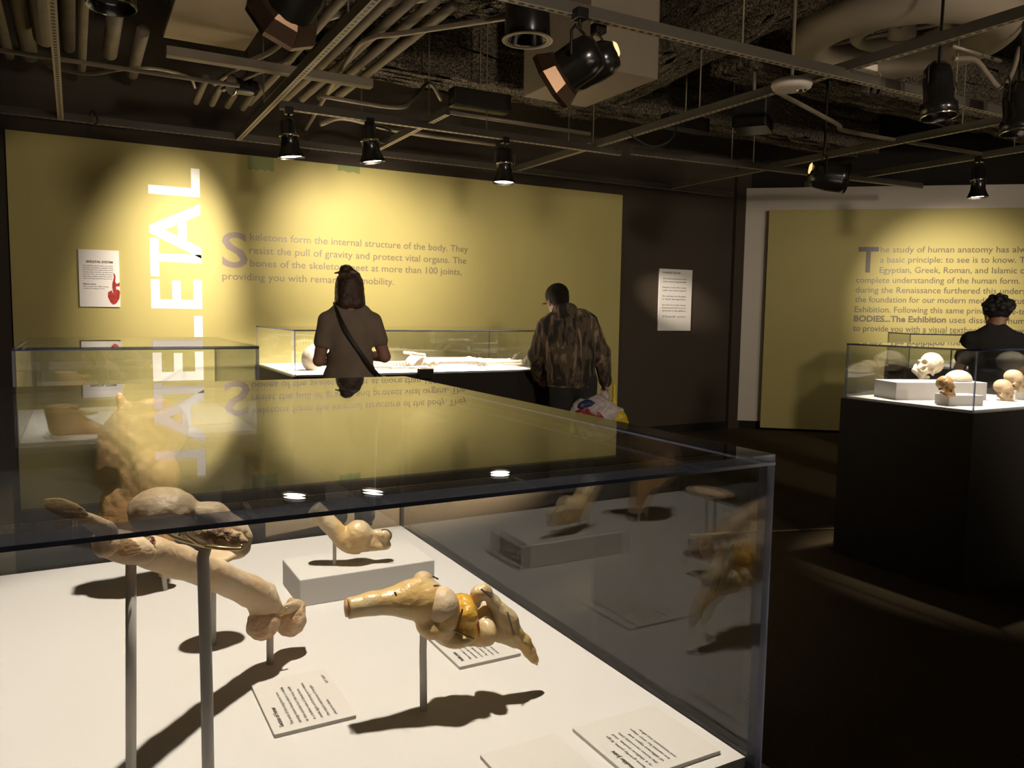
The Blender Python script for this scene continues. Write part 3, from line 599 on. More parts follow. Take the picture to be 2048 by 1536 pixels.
# the large yellow joint in front
S7_ = Sheet(847, 1420, ZD); m7 = S7_.m
def S7(px, py, w=0): return S7_(px, py, w + (px - 847) * m7 * .27)
S7.b = S7_.b
kj = thing('ankle_joint', 'large glossy yellow ankle joint with cut shaft and pointed end, wired together', 'bone joint', S7.b)
def r7(*a): return tuple(m7 * v for v in a)
kn = chain([S7(700, 1216), S7(745, 1207), S7(785, 1202), S7(815, 1200), S7(850, 1203)], [m7 * 21, m7 * 21.5, m7 * 25, m7 * 34, m7 * 44])
kn += [('ell', S7(845, 1164, .012), r7(21, 22, 21)), ('cap', S7(820, 1182), S7(842, 1172), m7 * 20, m7 * 16), ('ell', S7(878, 1222), r7(34, 62, 47)), ('ell', S7(868, 1250, -.006), r7(36, 48, 26)),
       ('ell', S7(905, 1268), r7(40, 56, 22)), ('ell', S7(962, 1256), r7(24, 56, 34)), ('cap', S7(905, 1275), S7(975, 1275), m7 * 18, m7 * 17), ('ell', S7(968, 1238, .01), r7(18, 26, 34)),
       ('-box', S7(668, 1216), (m7 * 26, m7 * 30, m7 * 30), frame((0, 0, 1), (0, 1, 0)) , {'k': .001})]
kn2 = chain([S7(952, 1208), S7(955, 1186), S7(970, 1181), S7(988, 1205), S7(1002, 1228)], [m7 * 11, m7 * 12, m7 * 11, m7 * 12, m7 * 17])
kn2 += chain([S7(1002, 1228), S7(1015, 1240), S7(1026, 1265), S7(1047, 1283), S7(1058, 1302), S7(1068, 1317), S7(1074, 1330)], [m7 * 19, m7 * 20, m7 * 17, m7 * 14, m7 * 12, m7 * 8, m7 * 2.5])
kn2 += chain([S7(985, 1262), S7(1005, 1268), S7(1030, 1284)], [m7 * 20, m7 * 17, m7 * 13])
sculpt('shaft_bone', kn, M['yellow'], kj, h=.0021, k=.008, noise=.0004, nscale=220)
sculpt('knob_bone', [('ell', S7(846, 1161, .010), r7(21, 23, 19)), ('ell', S7(884, 1216, -.012), r7(35, 40, 44))], M['bone'], kj, h=.002, k=.004)
sculpt('ankle_bone', [('ell', S7(925, 1222), r7(26, 52, 34)), ('ell', S7(925, 1255), r7(26, 50, 26)), ('cap', S7(930, 1200), S7(935, 1225), m7 * 12, m7 * 16)], M['ligament'], kj, h=.002, k=.006, noise=.0008, nscale=300)
sculpt('toe_bone', kn2, M['yellow'], kj, h=.002, k=.007, noise=.0006, nscale=300)
for a in ([S7(890, 1252, -.030), S7(915, 1264, -.030), S7(948, 1278, -.028)], [S7(789, 1184, -.018), S7(793, 1192, -.02)], [S7(1056, 1278, -.006), S7(1050, 1289, -.010)], [S7(925, 1218, -.030), S7(917, 1252, -.031)], [S7(1015, 1225, -.016), S7(1022, 1250, -.015), S7(1028, 1270, -.013)], [S7(962, 1178, -.010), S7(982, 1196, -.01)], [S7(876, 1158, -.005), S7(866, 1153, -.01)]):
    MB().tube(a, m7 * 1.9, 6).build('wire', M['wire'], kj)
MB().tube([S7(690.5, 1217), S7(693.5, 1216.6)], m7 * 17, 20).build('cut_end', M['tanj'], kj, True)
stand('metal stand under the large ankle joint', S7.b, S7(848, 1250), r=.0042, pts=[tuple(S7.b), S7(846, 1300), S7(847, 1270), S7(853, 1252)])

# label cards in the near case (they face a reader on the right)
def label_card(label, x0, x1, y0, y1, head, body, code=None, z=ZD, ch=.0042, th=.0045, xdir=(0, 1, 0), ydir=(-1, 0, 0), side=None):
    t = thing('label_card', label, 'label card', ((x0 + x1) / 2, (y0 + y1) / 2, z), 'label cards')
    MB().box((x0, y0, z), (x1, y1, z + th)).build('board', M['card'], t, bevel=.0006)
    o = Vector((x0, y0, z + th)); n = len(body); W = y1 - y0; D = x1 - x0
    L = [(head, .012, -(.013), ch * 1.1, None, .02)] + [(s, .012, -(.013 + ch * 2.6 + ch * 1.9 * i), ch * .82, min(W - .02, len(s) * ch * .62), 0) for i, s in enumerate(body)]
    if code: L.append((code, W - .040, -(D - .006), ch * .8, None, 0))
    lettering('lettering', L, o, xdir, ydir, M['ink'], t, .0004)
    return t
label_card('white label card headed Section of Femur', .172, .262, .819, .949, 'Section of Femur', ['The ends of the long bones have', 'spongy bone tissue which is visible', 'in this section but the long shaft', 'is a hollow tube of dense bone', 'made light and strong as it resists', 'the impact and stress of weight', 'placed on them'], 'LNT 28417')
label_card('white label card partly under the large ankle joint', .416, .506, .875, 1.0, 'Ankle Joint', ['The ankle is a hinge joint', 'between the lower leg and foot', 'strong bands of ligament hold', 'the bones firmly in place', 'and let the foot bend up', 'and down in walking'])
label_card('white label card in the near corner of the case, cut by the picture bottom', .462, .575, .575, .684, 'Shoulder Joint', ['bone gravity point, large', 'is a shallow socket, stud', 'the human removable joint', 'of different types and', 'are named for their shape', 'and movement that allow'])
label_card('white label card at the bottom edge, only its end in view', .349, .44, .575, .684, 'Hip Joint', ['is a very stable', 'ball and socket', 'singular, and', 'have strong'])

# ------------------------------------------------------------------ second case: foot
S8 = Sheet(150, 868, ZD); m8 = S8.m
ft = thing('foot_specimen', 'tan preserved foot cut off at the ankle, in the case behind the near one', 'anatomical specimen', S8.b)
sculpt('foot', [('cap', S8(124, 822), S8(122, 850), m8 * 27, m8 * 20), ('cap', S8(118, 855), S8(150, 852), m8 * 14, m8 * 15), ('cap', S8(132, 832), S8(172, 852), m8 * 20, m8 * 12), ('cap', S8(170, 852), S8(198, 856), m8 * 12, m8 * 8),
                ('cap', S8(170, 856), S8(196, 858, -.02), m8 * 9, m8 * 6), ('-box', S8(122, 788), (m8 * 60, m8 * 60, m8 * 20), None, {'k': .004})], M['tanj'], ft, h=.004, k=.010)
sculpt('tendon', [('cap', S8(146, 820, -.01), S8(172, 826, -.01), m8 * 5, m8 * 4), ('cap', S8(172, 826, -.01), S8(196, 824, -.01), m8 * 4, m8 * 2)], M['ligament'], ft, h=.003, k=.004)
q = at_z(198, 864, ZD)
label_card('white label card on the deck in front of the foot', q.x - .01, q.x + .12, q.y - .02, q.y + .06, 'Foot', ['The arch of the foot'], xdir=(1, 0, 0), ydir=(0, 1, 0)) if False else None
q = at_z(430, 850, ZD)
t_ = thing('label_card', 'low white label card near the right front of the case with the foot', 'label card', (q.x, q.y, ZD), 'label cards')
MB().box((q.x - .10, q.y, ZD), (q.x + .06, q.y + .09, ZD + .006)).build('board', M['card'], t_)
lettering('lettering', [('Foot', .01, .07, .007, None, .02), ('The bones of the foot form', .01, .055, .0045, None, 0), ('arches that carry the body', .01, .043, .0045, None, 0)], (q.x - .10, q.y, ZD + .006), (1, 0, 0), (0, 1, 0), M['ink'], t_)

# ------------------------------------------------------------------ skeleton lying in the long case
def skull_prims(c, s, R):
    c = np.array(c, float); R = np.array(R, float)
    def p(x, y, z): return tuple(c + R @ (np.array((x, y, z)) * s))
    def e(x, y, z, a, b, d, sgn='', k=None):
        pr = (sgn + 'ell', p(x, y, z), (a * s, b * s, d * s), R); return pr + (({'k': k * s},) if k else ())
    out = [e(0, -.015, .03, .072, .088, .068), e(0, .045, .0, .056, .045, .06), e(0, .07, -.05, .04, .03, .032), ('cap', p(-.055, .055, -.02), p(-.06, 0, -.02), .010 * s, .008 * s), ('cap', p(.055, .055, -.02), p(.06, 0, -.02), .010 * s, .008 * s),
           ('cap', p(-.03, .075, -.085), p(.03, .075, -.085), .014 * s, .014 * s), ('cap', p(-.03, .075, -.085), p(-.052, .0, -.05), .012 * s, .012 * s), ('cap', p(.03, .075, -.085), p(.052, .0, -.05), .012 * s, .012 * s)]
    for sx in (-1, 1): out.append(e(sx * .028, .085, -.008, .018, .028, .016, '-', .004))
    out += [e(0, .095, -.04, .012, .022, .018, '-', .003), ('-box', p(0, .1, -.071), (.034 * s, .014 * s, .0025 * s), R, {'k': .002 * s})]
    for sx in (-1, 1): out.append(e(sx * .062, .03, -.01, .008, .022, .012, '-', .004))
    return out
sk = thing('skeleton', 'complete white human skeleton lying on its back in the long case', 'skeleton', (2.4, 6.0, ZD))
YS = 5.98
Rlie = np.array(Matrix(((0, 0, -1), (-1, 0, 0), (0, 1, 0)))) # local z(up) -> -X (crown to the left), local y(face) -> +Z
sculpt('skull', skull_prims((1.60, YS, 1.045), 1.08, Rlie), M['bonewhite'], sk, h=.005, k=.012)
sp = []
for i in range(24):
    x = 1.74 + .6 * i / 23; z = .985 + .012 * math.sin(i / 23 * 6); r = .014 + .008 * i / 23
    sp += [('ell', (x, YS, z), (.010, r * 1.1, r)), ('cap', (x, YS, z), (x + .008, YS, z - .035), .005, .003), ('cap', (x, YS - .035, z - .008), (x, YS + .035, z - .008), .005, .005)]
sculpt('spine', sp, M['bonewhite'], sk, h=.004, k=.004)
rb = MB()
for i in range(10):
    x = 1.80 + .028 * i; wdt = .07 + .07 * math.sin((i + 2) / 12 * PI); hg = .13 * math.sin((i + 3) / 13 * PI)
    for sgn in (-1, 1):
        rb.tube(curve_pts([(x, YS, .985), (x + .01, YS + sgn * wdt * .7, .975), (x + .03, YS + sgn * wdt, .985 + hg * .4), (x + .05, YS + sgn * wdt * .6, .985 + hg), (x + .06, YS + sgn * .02, .985 + hg * 1.02)], 4), .0055, 6)
rb.build('rib_cage', M['bonewhite'], sk, True)
sculpt('breastbone', [('cap', (1.82, YS, 1.085), (2.02, YS, 1.105), .016, .012), ('cap', (1.80, YS - .14, 1.06), (1.82, YS, 1.085), .008, .008), ('cap', (1.80, YS + .14, 1.06), (1.82, YS, 1.085), .008, .008)], M['bonewhite'], sk, h=.004, k=.006)
pel = [('ell', (2.40, YS, .985), (.055, .045, .022))]
for s in (-1, 1):
    pel += [('ell', (2.40, YS + s * .075, 1.0), (.075, .014, .05), rot(s * .5, -.5, s * .35)), ('cap', (2.36, YS + s * .10, 1.065), (2.45, YS + s * .11, 1.055), .013, .013), ('ell', (2.49, YS + s * .085, .985), (.04, .03, .032)),
            ('cap', (2.49, YS + s * .07, 1.0), (2.50, YS, 1.03), .011, .012), ('cap', (2.50, YS + s * .07, .97), (2.56, YS + s * .05, .962), .015, .012)]
sculpt('pelvis', pel, M['bonewhite'], sk, h=.004, k=.008)
for s in (-1, 1):
    ya = YS + s * .22
    sculpt('upper_arm_bone', [('cap', (1.83, YS + s * .18, .985), (2.13, ya, .972), .014, .013), ('ell', (1.83, YS + s * .18, .985), (.022, .022, .022)), ('ell', (2.13, ya, .972), (.02, .028, .018))], M['bonewhite'], sk, h=.004, k=.008)
    sculpt('forearm_bone', [('cap', (2.14, ya - .012, .968), (2.38, ya - .015, .966), .009, .008), ('cap', (2.14, ya + .014, .966), (2.38, ya + .016, .966), .008, .009), ('ell', (2.385, ya, .965), (.014, .026, .012))], M['bonewhite'], sk, h=.004, k=.005)
    hnd = [('ell', (2.42, ya, .963), (.025, .028, .012))]
    for q_ in range(5): hnd.append(('cap', (2.43, ya + (q_ - 2) * .012, .962), (2.43 + (.075, .1, .105, .1, .085)[q_], ya + (q_ - 2) * .019, .957), .005, .004))
    sculpt('hand_bone', hnd, M['bonewhite'], sk, h=.0035, k=.004)
    yl = YS + s * .10
    sculpt('thigh_bone', [('ell', (2.50, yl - s * .015, .99), (.023, .023, .023)), ('cap', (2.50, yl - s * .01, .99), (2.54, yl + s * .035, .985), .014, .018), ('cap', (2.54, yl + s * .03, 1.0), (2.94, yl, .998), .021, .021), ('ell', (2.955, yl, .99), (.038, .042, .036))], M['bonewhite'], sk, h=.004, k=.012)
    sculpt('kneecap', [('ell', (2.965, yl, 1.012), (.02, .02, .011))], M['bonewhite'], sk, h=.003, k=.004)
    sculpt('shin_bone', [('ell', (3.0, yl, .985), (.03, .04, .032)), ('cap', (3.0, yl, .985), (3.34, yl, .985), .022, .016), ('ell', (3.35, yl, .98), (.024, .026, .026)), ('cap', (3.01, yl + s * .032, .968), (3.35, yl + s * .025, .966), .007, .008)], M['bonewhite'], sk, h=.004, k=.008)
    fo = [('ell', (3.38, yl, .975), (.028, .02, .022)), ('cap', (3.37, yl, .965), (3.39, yl, .962), .016, .016), ('cap', (3.385, yl, .985), (3.42, yl + s * .01, 1.03), .018, .016)]
    for q_ in range(5): fo.append(('cap', (3.42, yl + s * (.004 + .006 * (q_ - 2)), 1.03), (3.47, yl + s * (.01 + .012 * (q_ - 2)), 1.065 - .006 * q_), .008, .007))
    sculpt('foot_bone', fo, M['bonewhite'], sk, h=.004, k=.006)
q = at_y(850, 742, 5.50)
bx = MB().box((q.x - .06, 5.47, .90), (q.x + .06, 5.512, .975)); tag(bx.build('sign_holder', M['plinth'], None, bevel=.004), 'small black holder on the front edge of the long skeleton case', 'holder')

# ------------------------------------------------------------------ skull case
E1 = Vector((.93, -.368, 0)); E2 = Vector((.368, .93, 0)); RB = Matrix((E1, E2, Vector((0, 0, 1)))).transposed()
def riser(label, c, sx, sy, h): return tag(MB().box((0, 0, 0), (sx, sy, h), RB, c).build('riser', M['white'], None, bevel=.002), label, 'riser', 'white riser blocks')
riser('wide white riser under the cut adult skull', (4.03, 2.80, ZD), .56, .21, .10)
riser('small grey-shaded riser with the tiny unborn skull, before the wide one', (4.045, 2.50, ZD), .20, .115, .055)
b3 = at_z(2034, 800, ZD); riser('white riser with a small skull at the edge of the picture', (b3.x, b3.y + .01, ZD), .2, .13, .055)
def onriser(px, py, z): v = at_z(px, py, z); return (v.x, v.y, v.z)
c1 = onriser(1856, 757, 1.045)
tag(sculpt('skull', skull_prims((c1[0] + .012, c1[1] + .012, 1.045 + .074), .93, np.array(Matrix.Rotation(2.0, 3, 'Z') @ Matrix.Rotation(-0.75, 3, 'Y') @ Matrix.Rotation(0.25, 3, 'X'))), M['bonewhite'], None, h=.0035, k=.010, noise=.0012, nscale=170), 'pale adult skull with broken face, tilted on the wide white riser', 'skull')
c2 = onriser(1916, 762, 1.045)
tag(sculpt('calvarium', [('ell', (c2[0], c2[1], 1.048), (.085, .07, .062)), ('-box', (c2[0], c2[1], .985), (.2, .2, .062), None, {'k': .001})], M['bonewhite'], None, h=.0035, k=.006), 'smooth domed skull cap lying beside the broken adult skull', 'skull')
c3 = onriser(1893, 790, 1.0)
tag(sculpt('skull', skull_prims((c3[0] + .02, c3[1] + .02, 1.0 + .045), .58, np.array(Matrix.Rotation(2.5, 3, 'Z') @ Matrix.Rotation(0.2, 3, 'Y') @ Matrix.Rotation(0.1, 3, 'X'))), M['tanj'], None, h=.0025, k=.006, noise=.001, nscale=300), 'tiny yellow-brown unborn skull on the small riser', 'skull', 'small skulls')
c4 = onriser(2013, 802, ZD)
tag(sculpt('skull', skull_prims((c4[0] + .02, c4[1] + .03, ZD + .058), .62, np.array(Matrix.Rotation(2.75, 3, 'Z') @ Matrix.Rotation(0.1, 3, 'Y') @ Matrix.Rotation(-0.15, 3, 'X'))), M['bone'], None, h=.003, k=.008), 'small infant skull standing directly on the white deck', 'skull', 'small skulls')
c5 = onriser(2042, 781, 1.0)
tag(sculpt('skull', skull_prims((c5[0] + .02, c5[1] + .05, 1.0 + .055), .62, np.array(Matrix.Rotation(2.9, 3, 'Z') @ Matrix.Rotation(0.1, 3, 'Y') @ Matrix.Rotation(-0.1, 3, 'X'))), M['bone'], None, h=.003, k=.008), 'small reddish infant skull on the riser at the picture edge', 'skull', 'small skulls')
# far case
qf = at_y(1905, 712, 4.70); fz = .945
cl = tag(MB().box((-.06, -.05, 0), (.06, .05, .10), R2, (8.02, 4.28, ZD)).build('clear_stand', M['acr'], None), 'small clear acrylic stand in the far case', 'stand')
bf = Vector((7.98, 4.31, 1.10))
tag(sculpt('vertebra_column', [('cap', bf + D2 * -.12 + Vector((0, 0, .05)), bf + D2 * .02 + Vector((0, 0, .03)), .03, .035), ('cap', bf + D2 * .02 + Vector((0, 0, .03)), bf + D2 * .14 - Vector((0, 0, .02)), .035, .03)], M['yellow'], None, h=.005, k=.02, noise=.006, nscale=130), 'orange-brown knobbly bone on the clear stand in the far case', 'bone')
bw = Vector((7.60, 4.62, .945))
tag(sculpt('bone_fragment', [('ell', bw + Vector((0, 0, .04)), (.10, .06, .045)), ('cap', bw + Vector((.05, -.04, .06)), bw + Vector((.12, -.1, .08)), .03, .012)], M['bonewhite'], None, h=.005, k=.02, noise=.004, nscale=120), 'pale bone fragment lying on the deck of the far case', 'bone')

# ------------------------------------------------------------------ people
def place(o_list, pos, yaw):
    T = Matrix.Translation(pos) @ Matrix.Rotation(yaw, 4, 'Z')
    for o in o_list: o.data.transform(T); o.data.update()
def hand(wr, fd, up, side, s=1.0):
    """wr wrist, fd finger direction, up = back of the hand"""
    wr = Vector(wr); fd = Vector(fd).normalized(); up = Vector(up); up = (up - fd * up.dot(fd)).normalized(); sd = fd.cross(up) * side
    pr = [('cap', wr, wr + fd * .03 * s, .024 * s, .026 * s), ('cap', wr + fd * .03 * s - sd * .018, wr + fd * .08 * s - sd * .024, .017 * s, .014 * s), ('cap', wr + fd * .03 * s + sd * .014, wr + fd * .075 * s + sd * .024, .017 * s, .013 * s), ('cap', wr + fd * .03 * s, wr + fd * .08 * s, .018 * s, .015 * s)]
    for i, ln in enumerate((.068, .078, .072, .056)):
        b = wr + fd * .083 * s + sd * (-.028 + .0187 * i); m_ = b + (fd * .75 - up * .3) * ln * .5 * s; e = m_ + (fd * .45 - up * .75) * ln * .5 * s
        pr += [('cap', b, m_, .0088 * s, .008 * s, {'k': .003}), ('cap', m_, e, .008 * s, .0068 * s, {'k': .003})]
    tb = wr + fd * .03 * s - sd * .024; tm = tb + (fd * .6 - sd * .7 - up * .2).normalized() * .035 * s; te = tm + (fd * .85 - up * .45).normalized() * .03 * s
    return pr + [('cap', tb, tm, .0125 * s, .0105 * s, {'k': .006}), ('cap', tm, te, .0105 * s, .008 * s, {'k': .003})]
def head(c, yaw, pitch, roll, s=1.0):
    R = np.array((Matrix.Rotation(yaw, 3, 'Z') @ Matrix.Rotation(roll, 3, 'Y') @ Matrix.Rotation(pitch, 3, 'X'))); c = np.array(c)
    def p(x, y, z): return tuple(c + R @ (np.array((x, y, z)) * s))
    def e(x, y, z, a, b, d, sg='', k=.02): return (sg + 'ell', p(x, y, z), (a * s, b * s, d * s), R, {'k': k})
    out = [e(0, -.012, .035, .074, .094, .082), e(0, .03, -.035, .056, .06, .075), e(0, .062, -.092, .026, .024, .02), ('cap', p(0, .088, .0), p(0, .103, -.035), .009 * s, .013 * s, {'k': .008}),
           ('cap', p(-.02, .086, -.066), p(.02, .086, -.066), .006 * s, .006 * s, {'k': .006}), ('cap', p(-.018, .085, -.076), p(.018, .085, -.076), .007 * s, .007 * s, {'k': .006})]
    for sx in (-1, 1):
        out += [e(sx * .03, .098, .005, .017, .014, .011, '-', .008), e(sx * .03, .083, .004, .012, .012, .011, '', .003), e(sx * .076, -.005, -.012, .009, .02, .031, '', .006), ('cap', p(sx * .018, .09, .022), p(sx * .045, .08, .022), .006 * s, .005 * s, {'k': .006})]
    return out, p, R
def foot(an, fwd, s=1.0):
    an = Vector(an); fwd = Vector(fwd).normalized()
    return [('cap', (an.x, an.y, .08), an - fwd * .03 + Vector((0, 0, -an.z + .04)), .045, .04), ('cap', Vector((an.x, an.y, .045)), Vector((an.x, an.y, .032)) + fwd * .16, .042, .032), ('box', Vector((an.x, an.y, .012)) + fwd * .06, (.045, .12, .012))]
def person(name, label, pos, yaw, P):
    t = thing('person', label, 'person', pos)
    hd_, hp_, hR = head(*P['head']); nk = hp_(0, -.02, -.05)
    b = list(hd_) + [('cap', nk, P['neck'], .052, .056, {'k': .03}), ('ell', Vector(P['chest']) + Vector((0, 0, .06)), (.115, .055, .13), None, {'k': .03}), ('ell', Vector(P['chest']).lerp(Vector(P['hip']), .5), (.095, .055, .18), None, {'k': .05}), ('ell', P['hip'], (.115, .075, .11), None, {'k': .03}), ('cap', P['neck'], P['chest'], .045, .05, {'k': .03})]
    for s in ('l', 'r'):
        sh, elb, wr = P['sh_' + s], P['el_' + s], P['wr_' + s]
        b += [('cap', P['neck'], sh, .04, .04, {'k': .03}), ('cap', sh, elb, .05, .038, {'k': .02}), ('cap', elb, wr, .038, .026, {'k': .012})] + hand(wr, *P['hand_' + s])
        hx = P['hipj_' + s]; kn_ = P['knee_' + s]; an = P['ank_' + s]
        b += [('cap', hx, kn_, .082, .055, {'k': .03}), ('cap', kn_, an, .055, .04, {'k': .02}), ('cap', an, Vector(an) + Vector((0, .1, -.03)), .036, .03)]
    L = [sculpt('body', b, M['skin'], None, h=.0055, k=.012)]
    for nm, pr, m_, kw in P['clothes'](hp_, hR): L.append(sculpt(nm, pr, m_, None, **kw))
    place(L, pos, yaw)
    for o in L: o.parent = t; o.matrix_parent_inverse = t.matrix_world.inverted()
    return t
def legs(P, m, z_w, inf=.012):
    pr = [('ell', P['hip'], (.155, .108, .12), None, {'k': .03})]
    for s in 'lr':
        pr += [('cap', P['hipj_' + s], P['knee_' + s], .10, .078, {'k': .03}), ('cap', P['knee_' + s], (P['ank_' + s][0], P['ank_' + s][1], .06), .078, .068, {'k': .02})]
    return ('trousers', pr, m, dict(h=.008, k=.02, noise=.002, nscale=30))
def shoes(P):
    pr = []
    for s in 'lr': pr += foot(P['ank_' + s], (0, 1, 0))
    return ('shoes', pr, M['strap'], dict(h=.007, k=.02))
# woman in the grey-brown T-shirt
W = dict(head=((0.0, .055, 1.535), 0, -.25, 0, .95), neck=(0, -.01, 1.40), chest=(0, 0, 1.25), hip=(0, .0, .90),
    sh_l=(-.145, -.01, 1.335), sh_r=(.145, -.01, 1.335), el_l=(-.195, .02, 1.08), el_r=(.222, .0, 1.105), wr_l=(-.10, .22, 1.06), wr_r=(.10, .24, 1.10),
    hand_l=((.6, .7, .1), (-.3, .2, 1), 1, .9), hand_r=((-.6, .7, .1), (.3, .2, 1), -1, .9),
    hipj_l=(-.085, 0, .86), hipj_r=(.085, 0, .86), knee_l=(-.09, .02, .47), knee_r=(.09, .02, .47), ank_l=(-.09, -.01, .08), ank_r=(.09, -.01, .08))
def wcl(p, R):
    sh = [('ell', (0, 0, 1.29), (.16, .10, .13), None, {'k': .05}), ('ell', (0, .0, 1.12), (.15, .11, .16), None, {'k': .05}), ('ell', (0, 0, .98), (.175, .125, .10), None, {'k': .05}), ('cap', (-.08, -.012, 1.39), (.08, -.012, 1.39), .05, .05, {'k': .05}), ('-box', (0, 0, .80), (.4, .4, .115), None, {'k': .004})]
    for s, x in (('l', -1), ('r', 1)): 
        e = Vector(W['sh_' + s]).lerp(Vector(W['el_' + s]), .55); sh += [('cap', W['sh_' + s], e, .058, .056, {'k': .04}), ('-ell', e + Vector((x * .012, 0, -.052)), (.075, .075, .024), None, {'k': .004})]
    hr = [('ell', p(0, -.02, .035), (.088, .105, .09), R), ('cap', p(-.02, -.045, .02), p(-.03, -.055, -.105), .068, .062), ('cap', p(.02, -.045, .02), p(.03, -.055, -.105), .068, .062), ('cap', p(-.05, -.02, 0), p(-.062, -.03, -.11), .045, .04), ('cap', p(.05, -.02, 0), p(.062, -.03, -.11), .045, .04),
          ('ell', p(-.022, -.045, .128), (.042, .042, .034)), ('cap', p(-.035, -.05, .115), p(-.10, -.06, .098), .012, .004), ('cap', p(.0, -.05, .13), p(.055, -.05, .10), .022, .012), ('-ell', p(0, .09, -.02), (.06, .06, .10), R, {'k': .01})]
    return [('shirt', sh, M['shirt'], dict(h=.007, k=.02, noise=.003, nscale=28)), ('hair', hr, M['hair'], dict(h=.005, k=.012, noise=.0025, nscale=120)), legs(W, M['trousers'], .9), shoes(W)]
W['clothes'] = wcl
WP = Vector((1.55, 4.95, 0)); WY = -.22
person('person', 'woman with tied brown hair and grey-brown T-shirt, seen from behind at the skeleton case', WP, WY, W)
TW = Matrix.Translation(WP) @ Matrix.Rotation(WY, 4, 'Z')
hbg = thing('handbag', 'small dark crossbody bag with a long strap on the woman at the skeleton case', 'bag', TW @ Vector((.19, -.02, .93)))
stp = curve_pts([(-.075, .09, 1.40), (-.10, .03, 1.442), (-.095, -.055, 1.425), (-.055, -.118, 1.32), (.0, -.128, 1.22), (.06, -.133, 1.13), (.125, -.130, 1.04), (.18, -.085, .98), (.205, -.02, .95)], 6)
sb = MB(); pts = [TW @ Vector(p) for p in stp]; nrm = (TW.to_3x3() @ Vector((.75, 0, .66)))
vs = []
for i, p in enumerate(pts):
    tg = (pts[min(i + 1, len(pts) - 1)] - pts[max(i - 1, 0)]).normalized(); cdir = (p - (TW @ Vector((0, 0, p.z)))); cdir.z = 0; cdir = cdir.normalized() if cdir.length > .02 else Vector((0, 0, 1))
    wdv = tg.cross(cdir).normalized() * .011; vs += [p - wdv, p + wdv, p + wdv + cdir * .005, p - wdv + cdir * .005]
fs = []
for i in range(len(pts) - 1):
    for k_ in range(4): fs.append((i * 4 + k_, i * 4 + (k_ + 1) % 4, (i + 1) * 4 + (k_ + 1) % 4, (i + 1) * 4 + k_))
sb.add(vs, fs); sb.build('strap', M['strap'], hbg)
o_ = sculpt('pouch', [('box', (.215, .0, .90), (.03, .085, .05), None), ('ell', (.215, 0, .93), (.035, .095, .05))], M['strap'], None, h=.006, k=.02); place([o_], WP, WY); o_.parent = hbg; o_.matrix_parent_inverse = hbg.matrix_world.inverted()

# man in the camouflage jacket
Mn = dict(head=((-.095, .09, 1.50), .25, -.30, -.06, 1.0), neck=(-.05, .03, 1.40), chest=(0, .01, 1.22), hip=(.02, -.03, .90),
    sh_l=(-.195, .03, 1.30), sh_r=(.145, .0, 1.335), el_l=(-.25, .08, 1.08), el_r=(.245, -.02, 1.10), wr_l=(-.20, .22, .90), wr_r=(.30, .03, .875),
    hand_l=((.3, .6, -.5), (-1, 0, .1), -1, 1.0), hand_r=((.1, .05, -1), (1, 0, 0), 1, 1.0),
    hipj_l=(-.07, -.03, .88), hipj_r=(.11, -.03, .88), knee_l=(-.08, .0, .48), knee_r=(.13, .0, .48), ank_l=(-.09, -.03, .09), ank_r=(.14, -.03, .09))
def mcl(p, R):
    jk = [('ell', (-.02, .01, 1.26), (.195, .135, .16), None, {'k': .06}), ('ell', (0, 0, 1.06), (.205, .145, .22), None, {'k': .06}), ('ell', (.01, -.01, .90), (.20, .14, .12), None, {'k': .05}), ('cap', (-.14, .02, 1.355), (.08, 0, 1.385), .055, .06, {'k': .06}), ('cap', (-.10, -.02, 1.435), (-.01, -.02, 1.435), .05, .05, {'k': .02}),
          ('cap', (-.1, .04, 1.43), (0, .04, 1.43), .045, .045), ('-box', (.01, 0, .70), (.5, .5, .125), None, {'k': .004})]
    for s in 'lr':
        jk += [('cap', Mn['sh_' + s], Mn['el_' + s], .073, .068, {'k': .05}), ('cap', Mn['el_' + s], Vector(Mn['el_' + s]).lerp(Vector(Mn['wr_' + s]), 1.0), .070, .052, {'k': .02})]
    hr = [('ell', p(0, -.02, .045), (.089, .108, .09), R), ('cap', p(0, -.055, .0), p(0, -.058, -.05), .072, .06), ('-ell', p(0, .085, -.01), (.08, .08, .075), R, {'k': .006}), ('-ell', p(-.09, .0, -.03), (.03, .035, .05), R, {'k': .004}), ('-ell', p(.09, .0, -.03), (.03, .035, .05), R, {'k': .004})]
    gl = [('cap', p(-.078, -.0, .012), p(-.078, .1, .012), .004, .004), ('cap', p(.078, .0, .012), p(.078, .1, .012), .004, .004), ('cap', p(-.078, .1, .012), p(.078, .1, .012), .004, .004)]
    hm = [('ell', (.01, -.01, .845), (.195, .14, .035), None)]
    return [('jacket', jk, M['camo'], dict(h=.008, k=.02, noise=.004, nscale=24)), ('hair', hr, M['hairdark'], dict(h=.005, k=.01, noise=.001, nscale=150)), ('glasses', gl, M['wire'], dict(h=.003, k=.003)), ('jacket_hem', hm, M['camo'], dict(h=.008, k=.02)), legs(Mn, M['trousers'], .9), shoes(Mn)]
Mn['clothes'] = mcl
MP = Vector((3.37, 5.13, 0)); MY = -.30
person('person', 'man in a brown camouflage jacket leaning over the end of the skeleton case', MP, MY, Mn)
TM = Matrix.Translation(MP) @ Matrix.Rotation(MY, 4, 'Z')
bg = thing('shopping_bag', 'white plastic shopping bag with red, blue and yellow print hanging from the man\'s hand', 'bag', TM @ Vector((.2, .0, .5)))
def bagp(nm, pr, m_, **kw):
    o = sculpt(nm, pr, m_, None, **kw); place([o], MP, MY); o.parent = bg; o.matrix_parent_inverse = bg.matrix_world.inverted()
